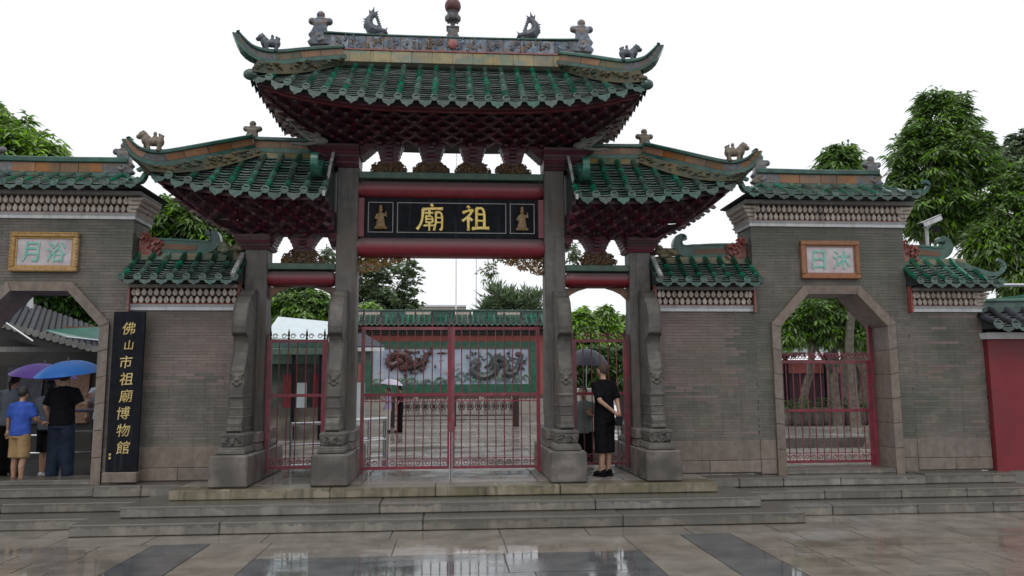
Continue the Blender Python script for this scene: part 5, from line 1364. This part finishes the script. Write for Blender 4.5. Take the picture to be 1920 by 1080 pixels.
for i in range(3): part('white_panel', MB().box(d.x+.62+i*1.0, d.x+.95+i*1.0, Y+2.33, Y+2.39, .4, 1.9), m_pale, pv)
part('low_wall', MB().box(d.x-.5, c.x+.25, Y+.3, Y+.4, CZ, 1.1), m_step, pv)
# grey roofed pavilion whose eave enters the middle bay on the left
Y = 15; a = at(660, 640, Y); b = at(722, 645, Y)
pg = thing('pavilion', 'green eaved pavilion corner beside the left pillar of the middle bay', 'pavilion', (a.x-1, Y, CZ))
part('eave', MB().add([(a.x-3, Y, 3.15), (b.x, Y, 3.15), (b.x-.9, Y+1.5, 3.7), (a.x-3, Y+1.5, 3.7), (a.x-3, Y, 3.05), (b.x, Y, 3.05)], [(0,1,2,3), (0,4,5,1)]), m_greytile, pg)
part('eave_edge', MB().box(a.x-3, b.x-.02, Y-.05, Y, 2.98, 3.10), m_white, pg); part('beam', MB().box(a.x-3, b.x-.5, Y+.1, Y+.2, 2.55, 2.95), m_greenbar, pg)
# stainless turnstile barriers inside the bays
def barrier(x, y, L, label, z=CZ, h=1.0, rot=0):
    t = thing('queue_barrier', label, 'barrier', (x, y, z), 'stainless steel barriers')
    def pr_(X, Z): return (x+X*math.cos(rot), y+X*math.sin(rot), z+Z)
    for X in (0, L/2, L): part('post', MB().tube([pr_(X,0), pr_(X,h)], .022, 8), m_steel, t)
    for Z in (h, h*.66, h*.33): part('rail', MB().tube([pr_(0,Z), pr_(L,Z)], .018 if Z < h else .028, 8), m_steel, t)
barrier(-2.75, 1.6, 1.1, 'steel barrier behind the left side bay gate, nearer one', rot=.5, h=1.05)
barrier(-2.35, 2.6, 1.2, 'steel barrier behind the left side bay gate, further one', rot=.5, h=1.05)
barrier(-1.75, 1.7, .9, 'steel barrier behind the left edge of the double gate', rot=.9, h=1.1)
p = at(122, 780, 1.4)
barrier(-6.5, 1.3, 1.4, 'steel queue barrier on the right of the man under the blue umbrella', z=.4, h=1.02)
barrier(-5.75, 1.2, 1.2, 'steel queue barrier against the right jamb of the left doorway', z=.4, h=1.05, rot=1.3)
barrier(-8.2, 1.8, 1.6, 'steel queue barrier behind the boy in blue', z=.4, h=.9)

# yard floor behind the left doorway, and the booth with grey tiles
struct('left_yard_floor', MB().box(-12, -4.9, .5, 9, .2, .40), mat('shaded_yard_floor', (.03,.03,.03), (.05,.05,.048), rough=.3, rnd=0))  # shade over the yard is put into the floor colour
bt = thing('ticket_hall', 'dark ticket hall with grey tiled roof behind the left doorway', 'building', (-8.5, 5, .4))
m_dim = mat('dim_interior', (.008,.009,.010), (.018,.018,.018), rough=.7, scale=2, rnd=0, c3=(.03,.025,.02))  # near-black colour stands in for the shade inside the hall
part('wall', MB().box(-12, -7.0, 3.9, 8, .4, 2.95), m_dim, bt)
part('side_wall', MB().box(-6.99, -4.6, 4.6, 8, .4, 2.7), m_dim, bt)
for i in range(4): part('shop_panel', MB().box(-9.6+i*.9, -8.95+i*.9, 3.84, 3.89, 1.1, 2.2), m_greytile if i % 2 else m_brown, bt)
part('lattice_transom', MB().box(-10, -7.2, 3.82, 3.88, 2.45, 2.6), m_greybd, bt)
a = at(45, 565, 4.0); b = at(170, 622, 4.0); 
P0, P1 = at(0, 610, 3.4), at(185, 660, 3.4); Q0, Q1 = at(30, 562, 5.4), at(175, 615, 5.4)
rfm = MB().add([P0, P1, Q1, Q0], [(0,1,2,3)]); ro = part('roof', rfm, m_greytile, bt)
hb_, _ = half_tube(.055).mesh('roof_tile_row', m_greytile, True)
for i in range(15):
    u = (i+.5)/15; inst('roof_tile_row', hb_, ro, frame_y(P0.lerp(P1, u)+Vector((0,0,.01)), Q0.lerp(Q1, u)+Vector((0,0,.01))))
    part('tile_end_disc', MB().tube([P0.lerp(P1, u)+Vector((0,-.03,.03)), P0.lerp(P1, u)+Vector((0,.0,.03))], .07, 10), m_greybd, ro)
part('fascia', MB().add([P0+Vector((0,0,-.02)), P1+Vector((0,0,-.02)), P1+Vector((0,0,-.20)), P0+Vector((0,0,-.20))], [(0,1,2,3)]), m_dim, bt)
part('gutter_pipe', MB().tube([at(3, 600, 3.0), at(62, 640, 3.0)], .02, 6), m_steel, bt)
part('white_gable', MB().add([at(45,585,5.0), at(62,545,5.0), at(63,585,5.0)]+[at(45,585,5.1), at(62,545,5.1), at(63,585,5.1)], [(0,1,2),(3,4,5),(0,1,4,3),(1,2,5,4)]), m_white, bt)
part('pale_wall_panel', MB().box(-6.9, -6.5, 4.55, 4.59, 1.2, 2.2), mat('pale_cyan_panel', (.55,.6,.62), (.62,.66,.68), rough=.3, rnd=0), bt)  # plain pale cyan panel on the hall wall
for i in range(3): part('beam', MB().box(-12, -5.3, 4.4+i*.5, 4.5+i*.5, 2.95-i*.05, 3.05-i*.05), m_brown, bt)
aw = thing('awning', 'green sheet awning hanging behind the left doorway', 'awning', (-6.2, 2.6, 2.4))
A = [at(85, 618, 2.6), at(200, 612, 2.6), at(200, 640, 1.9), at(125, 632, 1.9)]
part('awning_sheet', MB().add(A+[p_-Vector((0,0,.02)) for p_ in A], [(0,1,2,3),(4,7,6,5),(3,2,6,7),(0,3,7,4)]), mat('green_awning_sheet', (.012,.10,.075), (.02,.14,.105), rough=.3, rnd=0), aw)
part('awning_bar', MB().tube([A[3], A[2]], .015, 6), m_steel, aw)
part('lower_valance', MB().box(-8.4, -5.2, 2.4, 2.45, 2.20, 2.44), m_dim, aw)
part('awning_post', MB().tube([(-5.35, 2.45, .4), (-5.35, 2.45, 2.5)], .03, 8), m_steel, aw)

# garden building with red band and planters behind the right doorway
struct('garden_terrace', MB().box(6.5, 30, 8.0, 40, 0, .38), m_court)
struct('terrace_kerb', MB().box(6.48, 30, 7.92, 8.0, 0, .36), m_granite)
gb = thing('garden_pavilion', 'long pavilion with red band and white eave deep behind the right doorway', 'pavilion', (12, 19, .38))
part('wall', MB().box(7, 22, 19, 20, CZ, 2.6), m_core, gb); part('red_band', MB().box(7, 22, 18.9, 19, 2.2, 2.75), mat('dull_red_band', (.30,.07,.05), (.34,.09,.07), rough=.6, rnd=0), gb)
part('white_eave', MB().box(7, 22, 18.4, 19, 3.05, 3.4), m_pale, gb)
for i in range(7): part('post', MB().box(8.5+i*1.7, 8.64+i*1.7, 18.6, 18.75, .38, 3.0), m_board, gb)
pm_, _ = MB().loft([(0,0,0,.15,.15),(0,0,.05,.19,.19),(0,0,.3,.21,.21),(0,0,.46,.17,.17),(0,0,.5,.20,.20),(0,0,.52,.17,.17)], 12).mesh('pot', m_granite, True)
for i in range(9):
    u = 1472+i*20; p = at(u, 800, 13.5); lab = ['first','second','third','fourth','fifth','sixth','seventh','eighth','last'][i]
    t = thing('stone_planter', f'{lab} grey stone planter from the left in the row behind the right doorway gate', 'planter', (p.x, 13.5, .38), 'stone planters in a row')
    inst('pot', pm_, t, Matrix.Translation((p.x, 13.5, .38)) @ Matrix.Scale(1.15, 4)); crown('plant', [(p.x, 13.5, 1.1, .2, .2, .16)], m_leafd, t, 14, .2, .05, per=6, seed=50+i)
# pale low wall and grey stone stand behind the right bay
lp = thing('stone_pedestal', 'pale stone pedestal behind the right side bay gate', 'pedestal', (2.9, 4.5, CZ))
part('block', MB().box(2.75, 3.35, 4.4, 4.9, CZ, 1.72), mat('pale_stone', (.36,.34,.30), (.45,.42,.38), rough=.6, rnd=0, streak=((.25,.23,.2), .5)), lp, bevel=.02); part('block_base', MB().box(2.65, 3.45, 4.3, 5.0, CZ, .45), m_granite, lp, bevel=.02)

# security camera on a short post
cp = at(1740, 470, .2)
cc = thing('security_camera', 'white bullet security camera on a post above the far right low wall', 'camera', (cp.x, .2, 3.9))
part('post', MB().tube([(cp.x, .2, 4.0), (cp.x, .2, 4.42)], .028, 8), m_white, cc)
part('bracket', MB().tube([(cp.x, .2, 4.40), (cp.x+.03, .14, 4.47)], .025, 8), m_white, cc)
mb = MB(); M = Matrix.Translation((cp.x+.03, .08, 4.52)) @ Matrix.Rotation(rad(-22), 4, 'Y'); mb.box(-.19, .17, -.05, .05, -.045, .045, M); part('housing', mb, m_white, cc, bevel=.012)
mb = MB(); mb.box(-.23, .17, -.062, .062, .048, .058, M); part('sun_shield', mb, m_white, cc)
part('lens', MB().tube([M @ Vector((-.20,0,0)), M @ Vector((-.19,0,0))], .032, 10), m_board, cc)
ir2 = MB().box(cp.x+.10, cp.x+.20, .12, .2, 4.36, 4.46); part('infrared_lamp', ir2, m_board, cc)
pp = thing('wall_pipe', 'grey pipe running level above the red wall coping', 'pipe', (9.3, .3, 3.4))
part('pipe', MB().tube([(8.75, .25, 3.46), (13, .25, 3.46)], .03, 8), m_steel, pp); part('pipe_support', MB().tube([(8.95, .25, 2.9), (8.95, .25, 3.46)], .02, 6), m_steel, pp)
part('green_sheet_eave', MB().add([Vector((8.6,.5,2.95)), Vector((13,.5,3.45)), Vector((13,1.6,3.7)), Vector((8.6,1.6,3.2))], [(0,1,2,3)]), m_ggrn, pp)

# ================================================================== PEOPLE
def hand(mb, wrist, dirv, side, k=1., curl_=.5):
    d = Vector(dirv).normalized(); sd_ = Vector(side).normalized(); nrm = d.cross(sd_)
    w = Vector(wrist); pal = w+d*.05*k
    mb.tube([w-d*.02, w+d*.03*k, w+d*.085*k], [.024*k, .034*k, .034*k], 8)
    for i, ln in enumerate((.062, .072, .068, .052)):
        b = w+d*.075*k+sd_*(i-1.5)*.019*k; c = b+d*ln*.5*k+nrm*.01*curl_; e = c+d*ln*.45*k+nrm*.035*curl_
        mb.tube([b-d*.02, b, c, e], [.0095*k, .0095*k, .009*k, .007*k], 6)
    b = w+d*.03*k-sd_*.028*k; mb.tube([b, b+d*.03*k-sd_*.022*k, b+d*.06*k-sd_*.026*k+nrm*.012], [.013*k, .011*k, .008*k], 6)
def person(label, x, y, z, H, facing, arms, shirt_m, bottom, hair='short', shoes=None, group=None, girth=1., stance=((-.09,0),(.09,0)), hunch=0, socks=None, head_turn=0, skin=None):
    """facing: rotation about z (0 = looking away from the camera).  arms: two lists of elbow, wrist, handdir in body units of a 1.7 m figure
    bottom = (kind, material, hem height)"""
    k = H/1.70; t = thing('person', label, 'person', (x, y, z), group)
    Rm = Matrix.Translation((x, y, z)) @ Matrix.Rotation(facing, 4, 'Z') @ Matrix.Scale(k, 4)
    sk = skin or m_skin
    def fin(mb): mb.v = [tuple(Rm @ Vector(v)) for v in mb.v]; return mb
    b = MB(); g_ = girth; hd = Vector((0, .02+hunch, 1.595))
    b.loft([(0,0,.86,.14*g_,.10*g_),(0,0,.96,.155*g_,.11*g_),(0,0,1.08,.135*g_,.095*g_),(0,.0,1.25,.16*g_,.105*g_),(0,hunch*.4,1.36,.165,.095),(0,hunch*.6,1.42,.10,.07)], 14)
    b.tube([(0,hunch*.6,1.38), (0,hunch*.8,1.46), (0,.01+hunch,1.54)], [.062,.052,.05], 10)
    b.ell(hd, (.076,.095,.108), 14, 10); b.ell(hd+Vector((0,.055,-.06)), (.05,.045,.045), 10, 8)
    b.tube([hd+Vector((0,.09,.01)), hd+Vector((0,.112,-.022))], [.010,.016], 6)
    for s in (-1, 1): b.ell(hd+Vector((s*.078,-.005,-.01)), (.012,.02,.032), 8, 6)
    for (sx, sy) in stance:
        hip_ = (math.copysign(.085, sx), 0, .90); b.tube([hip_, (sx*.97+.0, sy*.5+.02, .48), (sx, sy-.01, .30), (sx, sy, .07)], [.088*g_,.058,.054,.038], 10)
        b.tube([(sx, sy-.03, .045), (sx, sy+.06, .04), (sx, sy+.16, .03)], [.038,.04,.03], 8)
    ex = MB()
    for s, (el, wr, hdv) in zip((-1, 1), arms):
        sh = (s*.175, hunch*.5, 1.385); b.tube([(s*.12,hunch*.5,1.39), sh, el], [.05,.05,.04], 10); b.tube([el, wr], [.039,.026], 10)
        hand(ex, wr, hdv, (1, 0, .0) if abs(hdv[0]) < .7 else (0, 0, 1))
    fin(ex); organic(fin(b), 'body', sk, t, .016*k, 2, extra=ex)
    # shirt
    sm_ = MB(); z0 = .84
    sm_.loft([(0,0,z0,.185*g_,.135*g_),(0,0,.98,.178*g_,.13*g_),(0,0,1.10,.168*g_,.122*g_),(0,0,1.26,.188*g_,.128*g_),(0,hunch*.4,1.36,.185,.11),(0,hunch*.6,1.425,.12,.085),(0,hunch*.7,1.455,.07,.066)], 18)
    for s, (el, wr, hdv) in zip((-1, 1), arms):
        sh = Vector((s*.175, hunch*.5, 1.375)); e = Vector(el); sm_.tube([(s*.1,hunch*.5,1.375), sh, sh.lerp(e, .85)], [.07,.075,.068], 12)
    organic(fin(sm_), 'shirt', shirt_m, t, .014*k, 3)
    kind, bm_, hem = bottom
    bt_ = MB(); bt_.loft([(0,0,.80,.165*g_,.125*g_),(0,0,.88,.17*g_,.125*g_),(0,0,.99,.155*g_,.115*g_)], 16)
    for (sx, sy) in stance:
        hip_ = Vector((math.copysign(.085, sx), 0, .88)); foot = Vector((sx, sy, 0)); e = hip_.lerp(foot, (.88-hem)/.88)
        w = .085 if kind == 'trousers' else (.105 if kind == 'shorts' else .125)
        bt_.tube([hip_, hip_.lerp(e, .5)+Vector((0,.01,0)), e], [.105*g_, (.105+w)/2*g_, w*g_], 14)
    organic(fin(bt_), kind, bm_, t, .014*k, 3)
    if shoes:
        for (sx, sy) in stance:
            s_ = MB(); s_.ell((sx, sy+.045, .045), (.048,.13,.045), 12, 8); s_.ell((sx, sy-.03, .06), (.044,.05,.05), 10, 8); s_.box(sx-.046, sx+.046, sy-.08, sy+.16, 0, .022)
            organic(fin(s_), 'shoe', shoes, t, .010*k, 1)
    hr = MB(); hr.ell(hd+Vector((0,-.012,.018)), (.086,.100,.106) if hair != 'cropped' else (.080,.096,.110), 14, 10)
    if hair == 'long': hr.loft([(0,-.06+hunch,1.33,.03,.02),(0,-.065+hunch,1.42,.06,.04),(0,-.05+hunch,1.56,.08,.06)], 10)
    if hair == 'tail': hr.tube([(0,-.09,1.60),(0,-.14,1.56),(0,-.13,1.42)], [.03,.035,.012], 8)
    cut = MB()
    vv = [(a, b_, max(c, 1.55 if b_ > -.02+hunch else c)) if hair != 'long' else (a, b_, c) for a, b_, c in hr.v]
    vv = [(a, min(b_, hd.y+.055), c) for a, b_, c in vv]; hr.v = vv
    organic(fin(hr), 'hair', m_hair if hair != 'cropped' else mat('cropped_hair', (.045,.03,.025), (.07,.045,.035), rough=.8, rnd=0), t, .011*k, 1)
    return t, Rm
m_blueT = mat('royal_blue_cotton', (.03,.075,.33), (.045,.10,.42), rough=.9, rnd=0, scale=12, bump=2.5, bscale=9, spec=.2)
m_khaki = mat('khaki_cotton', (.26,.17,.08), (.33,.22,.11), rough=.9, rnd=0, bump=2.5, bscale=9, spec=.2)
m_navy = mat('navy_denim', (.012,.018,.035), (.02,.03,.055), rough=.9, rnd=0, bump=2.5, bscale=9, spec=.2)
m_greyT = mat('grey_blue_cotton', (.10,.12,.15), (.14,.16,.19), rough=.9, rnd=0, bump=2.5, bscale=9, spec=.2)
m_whiteT = mat('pale_blue_shirt', (.45,.52,.60), (.55,.60,.66), rough=.9, rnd=0, bump=2.5, bscale=9, spec=.2)
m_lilac = mat('lilac_cotton', (.42,.34,.58), (.5,.42,.64), rough=.9, rnd=0, bump=2.5, bscale=9, spec=.2)
# the man in black
man, RmM = person('bald man in black T-shirt and long black shorts, hands behind back, at right side gate', 2.33, -.42, PZ, 1.70, rad(33),
   [((-.205,-.12,1.13), (.02,-.215,.95), (.8,-.05,-.5)), ((.20,-.08,1.12), (.13,-.19,.93), (-.6,-.15,-.7))],
   m_black, ('shorts', m_black, .35), 'cropped', m_black, None, .98, ((-.08,0), (.085,.03)), .02)
# umbrellas
def umbrella(label, top, Rr, hgt, m, grip, tilt=(0,0), group='umbrellas'):
    T = Vector(top); t = thing('umbrella', label, 'umbrella', grip, group); ax = (T-Vector(grip)).normalized()
    q = ax.to_track_quat('Z', 'Y').to_matrix().to_4x4(); M = Matrix.Translation(T) @ q; n = 8; mb = MB()
    def fn(u, v):
        a = 2*PI*u; seg = (u*n) % 1; sc = 1-.05*math.sin(PI*seg)*v; r = Rr*v*sc; z = -hgt*(v**2.2)+.03*math.sin(PI*seg)*v*(1-v)
        return M @ Vector((r*math.cos(a), r*math.sin(a), z-.0))
    mb.grid(fn, 48, 8)
    mb2 = MB(); o = len(mb.v); mb.sm = True
    part('canopy', mb, m, t, smooth=True)
    for k_ in range(n):
        a = 2*PI*k_/n; part('rib', MB().tube([M @ Vector((Rr*v*math.cos(a), Rr*v*math.sin(a), -hgt*v*v-.012)) for v in (0, .35, .7, .98)], .004, 4), m_steel, t)
    part('shaft', MB().tube([T+ax*.05, Vector(grip)-ax*.05], .007, 6), m_steel, t)
    part('handle', MB().tube([Vector(grip)+ax*.03, Vector(grip)-ax*.08], .014, 8), m_board, t)
def fabric(nm, c): return mat(nm, c, tuple(min(1, q*1.2) for q in c), rough=.5, rnd=0, trans=.25, scale=3)
# left group
adult, RmA = person('man in black T-shirt and dark jeans under the blue umbrella in the left doorway', -5.93, .28, .405, 1.66, rad(-4),
   [((-.26,-.02,1.12), (-.22,.06,.90), (0,.2,-1)), ((.28,.02,1.16), (.27,.22,1.24), (.1,.5,.8))],
   m_black, ('trousers', m_navy, .07), 'short', m_black, None, 1.08, ((-.11,0), (.11,.06)))
boy, _ = person('boy in blue T-shirt and khaki shorts in the left doorway', -6.37, -.02, .405, 1.40, rad(-15),
   [((-.26,0,1.14), (-.28,.02,.92), (0,.1,-1)), ((.25,.05,1.14), (.24,.22,1.05), (.2,.9,.1))],
   m_blueT, ('shorts', m_khaki, .45), 'short', mat('tan_sandal', (.12,.06,.04), (.15,.08,.05), rnd=0), None, 1.05, ((-.10,.03), (.10,-.02)))
kid, _ = person('person in dark shorts and white shoes between the boy and the man, left doorway', -6.30, .62, .405, 1.50, rad(-10),
   [((-.24,.05,1.14), (-.2,.2,1.0), (0,1,.1)), ((.24,.03,1.12), (.22,.12,.9), (0,.3,-1))],
   m_greyT, ('shorts', m_black, .45), 'short', m_white, None, .95, ((-.09,.05), (.09,-.03)))
lady, _ = person('woman with dark ponytail and grey-blue top at the left edge of the photo', -6.92, .75, .405, 1.62, rad(5),
   [((-.26,0,1.14), (-.27,.05,.92), (0,.1,-1)), ((.24,.05,1.14), (.22,.2,1.05), (.2,.9,.1))],
   m_greyT, ('trousers', m_black, .08), 'tail', m_black)
far, _ = person('person in pale blue shirt beyond the barrier at the right of the left doorway', -6.0, 1.9, .405, 1.66, rad(20),
   [((-.26,0,1.14), (-.27,.1,.95), (0,.3,-1)), ((.26,.05,1.14), (.24,.2,1.05), (.2,.9,.1))],
   m_whiteT, ('trousers', m_black, .08), 'short', m_black)
umbrella('bright blue umbrella held over the man in black T-shirt, left doorway', (-5.90, .30, 2.21), .50, .20, fabric('blue_umbrella_cloth', (.012,.13,.45)), (-5.83, .42, 1.35))
umbrella('violet umbrella half hidden behind the blue one, left doorway', (-6.52, .85, 2.18), .50, .20, fabric('violet_umbrella_cloth', (.13,.05,.38)), (-6.60, .90, 1.4))
# person with white umbrella, far in the court
pd = at(735, 790, 16.5); fx = at(728, 760, 16.5).x
pw, _ = person('person in lilac top walking under a small white umbrella in the courtyard', fx, 16.5, CZ, 1.62, rad(100),
   [((-.2,.05,1.14), (-.1,.22,1.2), (0,.5,.8)), ((.26,.0,1.14), (.24,.1,.95), (.0,.5,-.8))],
   m_lilac, ('trousers', mat('pale_trousers', (.5,.47,.42), (.56,.52,.48), rnd=0), .1), 'short', m_black)
pb, _ = person('person in dark clothes beside the one in lilac, under the same umbrella', fx+.42, 16.6, CZ, 1.66, rad(80),
   [((-.24,.0,1.14), (-.22,.1,.92), (0,.3,-1)), ((.26,.0,1.14), (.24,.1,.95), (.0,.5,-.8))],
   m_black, ('trousers', m_black, .08), 'short', m_black)
umbrella('small white umbrella above the pair walking in the courtyard', (fx+.12, 16.5, 2.02), .44, .20, fabric('white_umbrella_cloth', (.62,.58,.70)), (fx+.05, 16.5, 1.35))
# person under the grey umbrella behind the right bay gate
pu, _ = person('person in grey-green top under the dark grey umbrella behind the right side gate', 2.42, 2.0, CZ, 1.66, rad(160),
   [((-.24,.0,1.14), (-.14,.18,1.2), (0,.4,.8)), ((.26,.0,1.14), (.24,.1,.95), (.0,.5,-.8))],
   mat('grey_green_cotton', (.09,.13,.12), (.13,.17,.16), rnd=0), ('trousers', m_black, .08), 'short', m_black)
umbrella('dark grey umbrella behind the right side gate, over the standing person', (2.50, 1.95, 2.45), .44, .30, fabric('grey_umbrella_cloth', (.075,.08,.115)), (2.46, 1.97, 1.5))
# things in the man's hand
bagm = Matrix.Identity(4)
hb = thing('wrist_pouch', 'small black pouch held behind the back by the man in black', 'pouch', (2.50, -.57, 1.30))
part('pouch_body', MB().frust(2.455, 2.565, -.61, -.55, 1.19, 2.465, 2.575, -.605, -.555, 1.33), m_board, hb, bevel=.012)
part('pouch_strap', MB().tube([(2.51,-.58,1.325),(2.49,-.60,1.36),(2.46,-.585,1.35)], .006, 5), m_board, hb)
